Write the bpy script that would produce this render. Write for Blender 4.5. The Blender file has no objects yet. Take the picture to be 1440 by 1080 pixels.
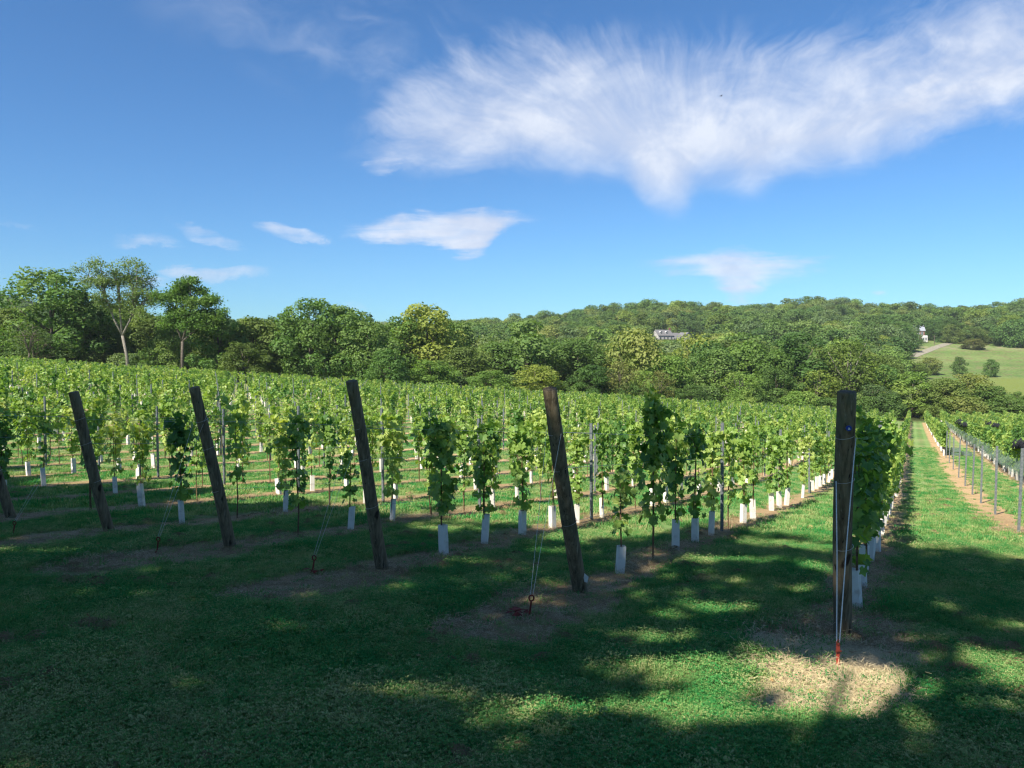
import bpy, math, random
import numpy as np
from mathutils import Vector, Matrix, Euler

random.seed(7)
RNG = np.random.default_rng(7)
SC = bpy.context.scene
COL = SC.collection
RAD = math.radians

# ------------------------------------------------------------------ camera
F = 1080.0                      # focal length in photo pixels (1440 wide)
PITCH = RAD(2.12)
cam_d = bpy.data.cameras.new('camera')
cam = bpy.data.objects.new('camera', cam_d); COL.objects.link(cam)
cam_d.sensor_width = 36.0; cam_d.lens = 27.0
cam_d.clip_start = 0.05; cam_d.clip_end = 6000.0
cam.location = (0, 0, 0)
cam.rotation_euler = (RAD(90) - PITCH, 0, 0)
SC.camera = cam

# ------------------------------------------------------------------ render look
SC.view_settings.view_transform = 'Standard'
SC.view_settings.look = 'None'
SC.view_settings.gamma = 1.0
SC.view_settings.use_curve_mapping = False
SC.view_settings.exposure = 1.48
SC.cycles.max_bounces = 6
SC.cycles.diffuse_bounces = 4
SC.cycles.glossy_bounces = 2
SC.cycles.transmission_bounces = 4
SC.cycles.transparent_max_bounces = 12
SC.cycles.caustics_reflective = False
SC.cycles.caustics_refractive = False
SC.cycles.use_denoising = True
try:
    SC.cycles.denoiser = 'OPENIMAGEDENOISE'; SC.cycles.denoising_input_passes = 'RGB_ALBEDO_NORMAL'; SC.cycles.denoising_prefilter = 'ACCURATE'
except Exception: pass
SC.cycles.filter_width = 1.3

# ------------------------------------------------------------------ sun
SUN_EL = RAD(44.0)
SUN_AZ = math.atan2(-0.65, -0.76)          # sun stands behind the viewer, to the left
SDIR = np.array([math.sin(SUN_AZ) * math.cos(SUN_EL), math.cos(SUN_AZ) * math.cos(SUN_EL), math.sin(SUN_EL)])
sun_d = bpy.data.lights.new('sun', 'SUN'); sun = bpy.data.objects.new('sun', sun_d); COL.objects.link(sun)
sun_d.energy = 3.75; sun_d.angle = RAD(0.53); sun_d.color = (1.0, 0.91, 0.76)
sun.rotation_euler = Vector(SDIR).to_track_quat('Z', 'Y').to_euler()
sun.location = (-30, -30, 40)

# ------------------------------------------------------------------ node helpers
class NT:
    def __init__(s, tree): s.t = tree; s.n = tree.nodes; s.l = tree.links
    def new(s, typ, **kw):
        n = s.n.new(typ)
        for k, v in kw.items(): setattr(n, k, v)
        return n
    def put(s, sock, v):
        if v is None: return
        if isinstance(v, (int, float)):
            if hasattr(sock, 'default_value') and hasattr(sock.default_value, '__len__'):
                sock.default_value = [v] * len(sock.default_value)
            else: sock.default_value = v
        elif isinstance(v, (tuple, list)):
            if len(v) == 3 and len(sock.default_value) == 4: v = (*v, 1)
            sock.default_value = v
        else: s.l.new(v, sock)
    def m(s, op, a, b=None, c=None, clamp=False):
        n = s.new('ShaderNodeMath', operation=op, use_clamp=clamp)
        s.put(n.inputs[0], a); s.put(n.inputs[1], b); s.put(n.inputs[2], c)
        return n.outputs[0]
    def add(s, a, b): return s.m('ADD', a, b)
    def sub(s, a, b): return s.m('SUBTRACT', a, b)
    def mul(s, a, b): return s.m('MULTIPLY', a, b)
    def div(s, a, b): return s.m('DIVIDE', a, b)
    def smooth(s, x, lo, hi, a=0.0, b=1.0):
        n = s.new('ShaderNodeMapRange', interpolation_type='SMOOTHSTEP')
        s.put(n.inputs[0], x); s.put(n.inputs[1], lo); s.put(n.inputs[2], hi); s.put(n.inputs[3], a); s.put(n.inputs[4], b)
        return n.outputs[0]
    def lin(s, x, lo, hi, a=0.0, b=1.0):
        n = s.new('ShaderNodeMapRange')
        s.put(n.inputs[0], x); s.put(n.inputs[1], lo); s.put(n.inputs[2], hi); s.put(n.inputs[3], a); s.put(n.inputs[4], b)
        return n.outputs[0]
    def comb(s, x, y, z=0.0):
        n = s.new('ShaderNodeCombineXYZ'); s.put(n.inputs[0], x); s.put(n.inputs[1], y); s.put(n.inputs[2], z)
        return n.outputs[0]
    def sep(s, v):
        n = s.new('ShaderNodeSeparateXYZ'); s.l.new(v, n.inputs[0]); return n.outputs
    def noise(s, vec, scale=1.0, detail=3.0, rough=0.55, dist=0.0, col=False):
        n = s.new('ShaderNodeTexNoise')
        if vec is not None: s.l.new(vec, n.inputs['Vector'])
        s.put(n.inputs['Scale'], scale); s.put(n.inputs['Detail'], detail)
        s.put(n.inputs['Roughness'], rough); s.put(n.inputs['Distortion'], dist)
        return n.outputs['Color' if col else 'Fac']
    def mix(s, f, a, b, blend='MIX'):
        n = s.new('ShaderNodeMix', data_type='RGBA', blend_type=blend)
        s.put(n.inputs[0], f); s.put(n.inputs[6], a); s.put(n.inputs[7], b)
        return n.outputs[2]
    def vmul(s, v, k):
        n = s.new('ShaderNodeVectorMath', operation='MULTIPLY'); s.put(n.inputs[0], v); s.put(n.inputs[1], k)
        return n.outputs[0]
    def curve(s, x, pts):
        n = s.new('ShaderNodeFloatCurve')
        c = n.mapping.curves[0]
        while len(c.points) > 2: c.points.remove(c.points[1])
        c.points[0].location = pts[0]; c.points[1].location = pts[-1]
        for p in pts[1:-1]: c.points.new(*p)
        for p in c.points: p.handle_type = 'AUTO'
        n.mapping.update()
        s.put(n.inputs['Factor'], 1.0); s.put(n.inputs['Value'], x)
        return n.outputs[0]

# ------------------------------------------------------------------ world: Nishita sky with cirrus
world = bpy.data.worlds.new('World'); SC.world = world; world.use_nodes = True
W = NT(world.node_tree); W.n.clear()
SKY_STRENGTH = 0.050
sky = W.new('ShaderNodeTexSky', sky_type='NISHITA')
sky.sun_disc = False; sky.sun_elevation = SUN_EL; sky.sun_rotation = SUN_AZ
sky.altitude = 100; sky.air_density = 1.05; sky.dust_density = 0.25; sky.ozone_density = 2.0
tc = W.new('ShaderNodeTexCoord').outputs['Generated']
dx, dy, dz = W.sep(tc)
front = W.smooth(dy, 0.05, 0.25)
dyc = W.m('MAXIMUM', dy, 0.05)
A = W.div(dx, dyc)                         # tangent of the bearing
Bz = W.div(dz, dyc)
PX = W.add(W.mul(A, 1080.0), 720.0)
PY = W.sub(500.0, W.mul(Bz, 1080.0))
warp = W.noise(W.comb(W.mul(PX, 0.006), W.mul(PY, 0.009)), 1.0, 3.0, 0.5, 0.0, True)
wr, wg, wb = W.sep(warp)
PXw = W.add(PX, W.mul(W.sub(wr, 0.5), 70.0))
PYw = W.add(PY, W.mul(W.sub(wg, 0.5), 46.0))
TX = W.div(W.add(PXw, 200.0), 2000.0)
def ty(v): return (v + 100.0) / 600.0
YY = W.div(W.add(PYw, 100.0), 600.0)
def cpts(l): return [((x + 200.0) / 2000.0, ty(y)) for x, y in l]
# streaks that fan out from the cloud's foot
qx = W.sub(PXw, 965.0); qy = W.sub(PYw, 285.0)
ang = W.m('ARCTAN2', qy, W.m('ABSOLUTE', qx))
sgn = W.mul(W.m('SIGN', qx), 7.7)
rad = W.m('SQRT', W.add(W.mul(qx, qx), W.mul(W.mul(qy, qy), 2.2)))
st1 = W.noise(W.comb(W.mul(W.add(ang, W.mul(W.sub(wr, .5), .30)), 4.6), W.mul(rad, 0.0030), sgn), 1.6, 6.0, 0.60, 0.45)
st2 = W.noise(W.comb(W.mul(W.add(ang, W.mul(W.sub(wg, .5), .20)), 15.0), W.mul(rad, 0.0060), sgn), 1.6, 6.0, 0.62, 0.25)
amp = W.smooth(rad, 60.0, 460.0, 0.15, 1.05)
puff = W.noise(W.comb(W.mul(PX, 0.011), W.mul(PY, 0.014), 5.0), 1.0, 6.0, 0.6, 0.4)
hst = W.noise(W.comb(W.mul(W.add(PX, W.mul(PY, 1.2)), 0.006), W.mul(PY, 0.05), 2.0), 1.0, 5.0, 0.6, 0.3)
fine = W.mul(W.sub(W.noise(W.comb(W.mul(PX, 0.018), W.mul(PY, 0.045), 7.0), 1.0, 6.0, 0.66, 0.6), .5), 1.0)
YF = W.add(YY, W.mul(fine, 34.0 / 600.0))
def layer(top, bot, st, sb, x0, x1, sx=40.0, YY=YY):
    yt = W.curve(TX, cpts(top)); yb = W.curve(TX, cpts(bot))
    d = W.mul(W.smooth(W.sub(YY, yt), 0.0, st / 600.0), W.smooth(W.sub(yb, YY), 0.0, sb / 600.0))
    d = W.mul(d, W.smooth(PXw, x0, x0 + sx))
    return W.mul(d, W.smooth(PXw, x1 - sx, x1, 1.0, 0.0))
L1 = layer([(400, 170), (520, 85), (600, 15), (700, -20), (800, -30), (900, -12), (1000, -10), (1100, -14), (1200, -30), (1300, -55), (1440, -100), (1560, -100)],
           [(400, 228), (520, 256), (600, 272), (700, 280), (800, 284), (870, 292), (915, 332), (950, 336), (1000, 304), (1060, 312), (1100, 296), (1200, 272), (1260, 256), (1350, 228), (1440, 204), (1560, 170)],
           235.0, 100.0, 310.0, 1700.0, 200.0)
streak = W.add(W.mul(amp, W.add(W.mul(W.sub(st1, .5), 1.5), W.mul(W.sub(st2, .5), 0.62))), W.mul(W.sub(puff, .5), 0.75))
c1 = W.lin(W.add(W.mul(L1, 1.30), streak), 0.11, 1.34)
c1 = W.mul(c1, W.smooth(L1, 0.0, 0.4))
# bright knot left under the wing and very thin high veil
def ell(cx, cy, rx, ry, slope=0.0, k=1.0):
    ex = W.div(W.add(W.sub(PXw, cx), W.mul(fine, 60.0)), rx)
    ey = W.div(W.add(W.add(W.sub(PYw, cy), W.mul(W.sub(PXw, cx), slope)), W.mul(fine, 26.0)), ry)
    r2 = W.add(W.mul(ex, ex), W.mul(ey, ey))
    return W.mul(W.smooth(r2, 0.0, 1.0, 1.0, 0.0), k)
veil = W.mul(ell(560, 85, 420, 110, -0.25), W.smooth(st1, 0.40, 0.85))
L2 = layer([(450, 328), (560, 293), (650, 284), (720, 292), (790, 296)],
           [(450, 344), (560, 354), (620, 356), (660, 372), (690, 350), (715, 332), (790, 318)], 34.0, 24.0, 430.0, 815.0, 110.0, YF)
L3 = layer([(850, 376), (920, 350), (1000, 342), (1100, 337), (1190, 346), (1240, 352)],
           [(850, 388), (920, 400), (980, 406), (1030, 436), (1080, 408), (1130, 394), (1190, 370), (1240, 360)], 40.0, 46.0, 800.0, 1300.0, 130.0, YF)
c2 = W.smooth(W.add(W.mul(L2, 1.1), W.mul(W.sub(hst, 0.5), 2.3)), 0.0, 1.3); c2 = W.mul(c2, W.smooth(L2, 0, .3))
c3 = W.mul(W.smooth(W.add(W.mul(L3, 1.0), W.mul(W.sub(hst, 0.5), 2.3)), 0.0, 1.2), 0.9); c3 = W.mul(c3, W.smooth(L3, 0, .3))
small = None
for e in ((548, 228, 48, 20, 0.0, 0.9), (214, 345, 75, 14, -0.05, 0.75), (300, 334, 70, 14, -0.25, 0.7), (412, 330, 60, 15, -0.18, 0.95),
          (302, 386, 88, 17, 0.0, 1.1), (225, 402, 60, 12, 0.1, 0.6), (500, 437, 26, 12, 0.0, 0.6), (1236, 413, 18, 6, 0.0, 0.55),
          (130, 388, 50, 8, 0.0, 0.5), (20, 322, 60, 6, 0.0, 0.4)):
    v = ell(*e); small = v if small is None else W.m('MAXIMUM', small, v)
cs = W.mul(W.smooth(W.add(W.mul(small, .9), W.mul(W.sub(W.add(W.mul(hst, .5), W.mul(puff, .5)), 0.5), 3.4)), 0.0, 1.55), W.smooth(small, 0, .6))
cl = W.m('MAXIMUM', W.m('MAXIMUM', c1, W.mul(veil, 0.32)), W.m('MAXIMUM', W.m('MAXIMUM', c2, c3), W.mul(cs, 0.85)))
cl = W.mul(cl, front)
# unseen thin cirrus round the rest of the sky, widened for more fill light
gn = W.noise(W.vmul(tc, (2.2, 2.2, 9.0)), 1.0, 4.0, 0.55, 0.3)
rest = W.mul(W.mul(W.smooth(gn, 0.46, 0.74), W.smooth(dz, 0.05, 0.3)), W.sub(0.7, W.mul(front, 0.7)))
cl = W.m('MAXIMUM', cl, rest)
skyc = W.mix(1.0, sky.outputs[0], (0.44, 0.75, 1.06), 'MULTIPLY')
cloudc = W.mix(W.smooth(puff, 0.35, 0.7), (4.6, 5.2, 6.5), (6.2, 6.6, 7.4))
fin = W.mix(W.mul(cl, 0.93), skyc, cloudc)
bg = W.new('ShaderNodeBackground'); W.l.new(fin, bg.inputs[0]); bg.inputs[1].default_value = SKY_STRENGTH
wo = W.new('ShaderNodeOutputWorld'); W.l.new(bg.outputs[0], wo.inputs[0])
world.cycles.sampling_method = 'MANUAL'; world.cycles.sample_map_resolution = 512

# ------------------------------------------------------------------ terrain
CU, SU = 0.4634, 0.8862        # row direction (x, y)
V0, ROW = 0.48, 2.44           # first row's offset, row spacing
UE = 7.05                      # line of the end posts
_uk = np.array([-60, -25, 0, 6.7, 12, 17.7, 23, 28, 33, 43, 71, 110, 150, 220])
_zk = np.array([1.2, -0.1, -1.62, -2.24, -2.83, -3.48, -4.12, -4.66, -5.1, -5.85, -7.45, -9.55, -11.5, -13.0])
_ut = np.arange(-80, 260, 0.5)
_zt = np.interp(_ut, _uk, _zk)
_k = np.exp(-0.5 * (np.arange(-16, 17) / 5.0) ** 2); _k /= _k.sum()
_zt = np.convolve(np.pad(_zt, 16, 'edge'), _k, 'valid')
def sst(a, b, x):
    t = np.clip((x - a) / (b - a), 0, 1); return t * t * (3 - 2 * t)
SKYL = np.array([(-300, .085), (0, .083), (60, .075), (200, .055), (540, .044), (650, .049), (700, .052), (800, .058), (900, .071), (950, .075), (1050, .067), (1150, .075),
                 (1250, .071), (1330, .066), (1440, .073), (1700, .07)])
def uv(x, y): return CU * x + SU * y, -SU * x + CU * y
def xy(u, v): return CU * u - SU * v, SU * u + CU * v
def terr(x, y):
    x = np.asarray(x, float); y = np.asarray(y, float)
    u, v = uv(x, y)
    P = np.interp(u, _ut, _zt)
    t = sst(0, 45, (u - 7) + .35 * v)
    b = -.025 + .068 * t
    B = np.where(v > 0, b * np.clip(v, 0, 170), 0.0)
    zf = P + B
    px = 720 + 1080 * x / np.maximum(y, 60)
    S = np.interp(px, SKYL[:, 0], SKYL[:, 1])
    g6 = S * 600 - 17
    yk = [150, 200, 250, 300, 350, 420, 450]
    zk = [-11.5, -12.5, -11.5, -7.5, -2.5, 7.0, 9.5]
    zh = np.interp(y, yk, zk)
    kk = np.maximum(np.clip((S - .030) / .042, .35, 1.0), sst(1100, 1220, px)); zh = np.where(zh > -9, -9 + (zh + 9) * (kk * .75 + .25), zh)
    z45 = -9 + 18.5 * (kk * .75 + .25)
    far = z45 + (g6 - z45) * sst(450, 600, y) - 22 * sst(620, 1000, y)
    zh = np.where(y > 450, far, zh)
    w = sst(128, 190, y)
    z = zf * (1 - w) + zh * w
    z = z + 0.03 * np.sin(x * .9 + 1.3 * np.sin(y * .45)) * np.sin(y * .8 + .6) * np.clip(1 - y / 60, 0, 1)
    return z
def T(x, y): return float(terr(x, y))
def proj(x, y, z):
    c, s = math.cos(PITCH), math.sin(PITCH)
    d = y * c - z * s; h = y * s + z * c
    return 720 + F * x / d, 540 - F * h / d
def ground_at(px, py):
    """world point of the ground seen at a photo pixel"""
    c, s = math.cos(PITCH), math.sin(PITCH)
    a = (px - 720) / F; b = (540 - py) / F
    d = np.array([a, c + b * s, -s + b * c])
    t = 2.0
    while t < 900:
        p = d * t
        if p[2] < T(p[0], p[1]): break
        t *= 1.004
    return float(p[0]), float(p[1])

# ------------------------------------------------------------------ mesh helpers
def mesh_np(name, verts, faces, mats, smooth=False, mi=None):
    """verts Nx3, faces: MxK array or list of tuples"""
    me = bpy.data.meshes.new(name)
    verts = np.asarray(verts, np.float32)
    if isinstance(faces, np.ndarray):
        nf, k = faces.shape
        me.vertices.add(len(verts)); me.vertices.foreach_set('co', verts.ravel())
        me.loops.add(nf * k); me.loops.foreach_set('vertex_index', faces.astype(np.int32).ravel())
        me.polygons.add(nf); me.polygons.foreach_set('loop_start', np.arange(0, nf * k, k, dtype=np.int32))
        if smooth: me.polygons.foreach_set('use_smooth', np.ones(nf, bool))
    else:
        me.from_pydata([tuple(map(float, v)) for v in verts], [], [tuple(f) for f in faces])
        if smooth: me.polygons.foreach_set('use_smooth', np.ones(len(me.polygons), bool))
    for m_ in mats: me.materials.append(m_)
    if mi is not None: me.polygons.foreach_set('material_index', np.asarray(mi, np.int32))
    me.update(calc_edges=True)
    return me

class MB:
    """collects shapes into one mesh"""
    def __init__(s): s.v = []; s.f = []; s.mi = []; s.n = 0
    def raw(s, v, f, mi=0):
        s.v.extend([tuple(p) for p in v]); s.f.extend([tuple(i + s.n for i in q) for q in f]); s.mi.extend([mi] * len(f)); s.n += len(v)
    def tube(s, pts, rads, k=6, cap=True, mi=0):
        pts = [Vector(p) for p in pts]; vs = []; fs = []
        prev = None
        for i, p in enumerate(pts):
            d = (pts[min(i + 1, len(pts) - 1)] - pts[max(i - 1, 0)]).normalized()
            a = prev if prev is not None else (Vector((1, 0, 0)) if abs(d.x) < .9 else Vector((0, 1, 0)))
            a = (a - d * a.dot(d)).normalized(); prev = a; b = d.cross(a)
            r = rads[i] if hasattr(rads, '__len__') else rads
            for j in range(k):
                t = 2 * math.pi * j / k
                vs.append(p + a * (r * math.cos(t)) + b * (r * math.sin(t)))
        for i in range(len(pts) - 1):
            for j in range(k):
                fs.append((i * k + j, i * k + (j + 1) % k, (i + 1) * k + (j + 1) % k, (i + 1) * k + j))
        if cap:
            fs.append(tuple(range(k - 1, -1, -1))); fs.append(tuple((len(pts) - 1) * k + j for j in range(k)))
        s.raw(vs, fs, mi)
    def box(s, c, h, rz=0.0, mi=0):
        M_ = Matrix.Rotation(rz, 3, 'Z'); c = Vector(c)
        vs = [c + M_ @ Vector((h[0] * a, h[1] * b, h[2] * d)) for a in (-1, 1) for b in (-1, 1) for d in (-1, 1)]
        s.raw(vs, [(0, 1, 3, 2), (4, 6, 7, 5), (0, 4, 5, 1), (2, 3, 7, 6), (0, 2, 6, 4), (1, 5, 7, 3)], mi)
    def mesh(s, name, mats, smooth=False):
        return mesh_np(name, s.v, s.f, mats, smooth, s.mi)

def link(name, data, parent=None, loc=None, rot=None, scale=None):
    o = bpy.data.objects.new(name, data); COL.objects.link(o)
    if parent is not None: o.parent = parent
    if loc is not None: o.location = loc
    if rot is not None: o.rotation_euler = rot
    if scale is not None: o.scale = scale
    return o
def tag(o, label=None, cat=None, group=None, kind=None):
    if label: o['label'] = label
    if cat: o['category'] = cat
    if group: o['group'] = group
    if kind: o['kind'] = kind
    return o

# ------------------------------------------------------------------ materials
def mat(name):
    m_ = bpy.data.materials.new(name); m_.use_nodes = True
    t = NT(m_.node_tree); t.n.clear()
    out = t.new('ShaderNodeOutputMaterial')
    return m_, t, out
def bsdf(t, col, rough=0.8, spec=0.3, metal=0.0, normal=None):
    b = t.new('ShaderNodeBsdfPrincipled')
    t.put(b.inputs['Base Color'], col); t.put(b.inputs['Roughness'], rough)
    t.put(b.inputs['Specular IOR Level'], spec); t.put(b.inputs['Metallic'], metal)
    if normal is not None: t.l.new(normal, b.inputs['Normal'])
    return b.outputs[0]
def bump(t, h, strength=0.5, dist=0.02):
    b = t.new('ShaderNodeBump'); t.l.new(h, b.inputs['Height']); b.inputs['Strength'].default_value = strength
    b.inputs['Distance'].default_value = dist
    return b.outputs[0]
def simple(name, c1, c2, scale=8.0, rough=0.7, spec=0.3, metal=0.0, bs=0.3, obj=True):
    m_, t, out = mat(name)
    co = t.new('ShaderNodeTexCoord').outputs['Object']
    n = t.noise(co, scale, 5.0, 0.6)
    t.l.new(bsdf(t, t.mix(t.smooth(n, .3, .7), c1, c2), rough, spec, metal, bump(t, n, bs, 0.01)), out.inputs[0])
    return m_
def leafmat(name, cols, trans=0.35, tcol=(1.25, 1.35, 0.5), rough=0.5, spec=0.35, scale=0.6, use_color=True, obj_rand=0.5):
    """foliage: colours vary by individual and from clump to clump; light also passes through the leaf"""
    m_, t, out = mat(name)
    geo = t.new('ShaderNodeNewGeometry'); oi = t.new('ShaderNodeObjectInfo')
    n = t.noise(geo.outputs['Position'], scale, 3.0, 0.6)
    n2 = t.noise(geo.outputs['Position'], scale * 14, 1.0, 0.5)
    f = t.add(t.mul(t.sub(n, .5), 1.6), t.add(t.mul(t.sub(oi.outputs['Random'], .5), obj_rand), 0.5))
    c = t.mix(t.smooth(f, 0.15, 0.5), cols[0], cols[1])
    c = t.mix(t.smooth(f, 0.5, 0.95), c, cols[2])
    c = t.mix(1.0, c, t.mix(n2, (.72, .72, .72), (1.3, 1.3, 1.3)), 'MULTIPLY')
    if use_color: c = t.mix(1.0, c, oi.outputs['Color'], 'MULTIPLY')
    s1 = bsdf(t, c, rough, spec)
    tr = t.new('ShaderNodeBsdfTranslucent'); t.l.new(t.mix(1.0, c, tcol, 'MULTIPLY'), tr.inputs[0])
    mx = t.new('ShaderNodeMixShader'); mx.inputs[0].default_value = trans
    t.l.new(s1, mx.inputs[1]); t.l.new(tr.outputs[0], mx.inputs[2]); t.l.new(mx.outputs[0], out.inputs[0])
    return m_
M_VINE = leafmat('vine_leaf', [(.080, .185, .042), (.215, .345, .072), (.38, .46, .13)], 0.40, (1.35, 1.35, .45), 0.45, 0.35, 1.6, False, 0.7)
M_TREE = leafmat('tree_leaf', [(.080, .138, .040), (.126, .205, .058), (.190, .250, .080)], 0.40, (1.2, 1.3, .5), 0.6, 0.2, 0.16, True, 0.7)
M_GRASS = leafmat('grass_blade', [(.042, .235, .065), (.140, .290, .088), (.37, .39, .18)], 0.3, (1.1, 1.3, .5), 0.8, 0.04, 0.9, False, 0.8)
M_STRAW = simple('dry_straw', (.62, .52, .33), (.42, .34, .19), 3.0, .9, .1)
M_BARK = simple('tree_bark', (.07, .06, .05), (.15, .13, .11), 6.0, .9, .1, 0, .6)
M_PALEBARK = simple('pale_bark', (.13, .12, .10), (.25, .23, .20), 5.0, .85, .1, 0, .5)
M_CANE = simple('vine_cane', (.09, .055, .03), (.18, .12, .07), 20.0, .85, .1)
M_STEEL = simple('galvanised_steel', (.11, .13, .145), (.20, .22, .24), 25.0, .5, .5, .45, .1)
M_WIRE = simple('trellis_wire', (.35, .36, .37), (.5, .5, .5), 10.0, .4, .5, .6, 0)
M_ROPE = simple('guy_wire', (.55, .55, .54), (.72, .72, .70), 90.0, .55, .4, .2, .3)
M_RED = simple('red_steel', (.42, .06, .035), (.26, .045, .03), 30.0, .6, .4, 0, .3)
M_RUST = simple('rusty_red', (.22, .035, .025), (.12, .03, .02), 30.0, .8, .2, 0, .5)

def mk_tube():
    m_, t, out = mat('grow_tube_card')
    co = t.new('ShaderNodeTexCoord').outputs['Object']; geo = t.new('ShaderNodeNewGeometry').outputs['Position']
    n = t.noise(geo, 9.0, 5.0, .65); z = t.sep(co)[2]
    dirt = t.m('MULTIPLY', t.smooth(n, .48, .75), t.smooth(z, .5, 0.0, .25, 1.0))
    c = t.mix(t.mul(dirt, .7), (.76, .74, .69), (.38, .31, .23))
    s1 = bsdf(t, c, .7, .3, 0, bump(t, n, .2, .01))
    tr = t.new('ShaderNodeBsdfTranslucent'); t.l.new(c, tr.inputs[0])
    mx = t.new('ShaderNodeMixShader'); mx.inputs[0].default_value = .12
    t.l.new(s1, mx.inputs[1]); t.l.new(tr.outputs[0], mx.inputs[2]); t.l.new(mx.outputs[0], out.inputs[0])
    return m_
M_TUBE = mk_tube()
def mk_wood():
    m_, t, out = mat('weathered_post_wood')
    co = t.new('ShaderNodeTexCoord').outputs['Object']
    g = t.noise(t.vmul(co, (26, 26, 1.6)), 1.0, 6.0, .65, .4)
    b = t.noise(co, 3.0, 4.0, .6)
    k = t.noise(t.vmul(co, (7, 7, 3)), 1.0, 2.0, .5)
    c = t.mix(t.smooth(g, .3, .7), (.070, .054, .034), (.21, .165, .105))
    c = t.mix(t.smooth(b, .45, .75), c, (.13, .135, .085))
    c = t.mix(t.smooth(k, .64, .70), c, (.03, .02, .014))
    c = t.mix(t.mul(t.smooth(t.noise(t.vmul(co, (40, 40, 3)), 1.0, 4, .7), .55, .7), .5), c, (.34, .29, .21))
    crack = t.noise(t.vmul(co, (60, 60, .9)), 1.0, 3.0, .6, .6)
    c = t.mix(t.smooth(crack, .63, .70), c, (.012, .009, .007))
    t.l.new(bsdf(t, c, .85, .15, 0, bump(t, t.sub(g, t.smooth(crack, .6, .7)), .7, .012)), out.inputs[0])
    return m_
M_WOOD = mk_wood()

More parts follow.
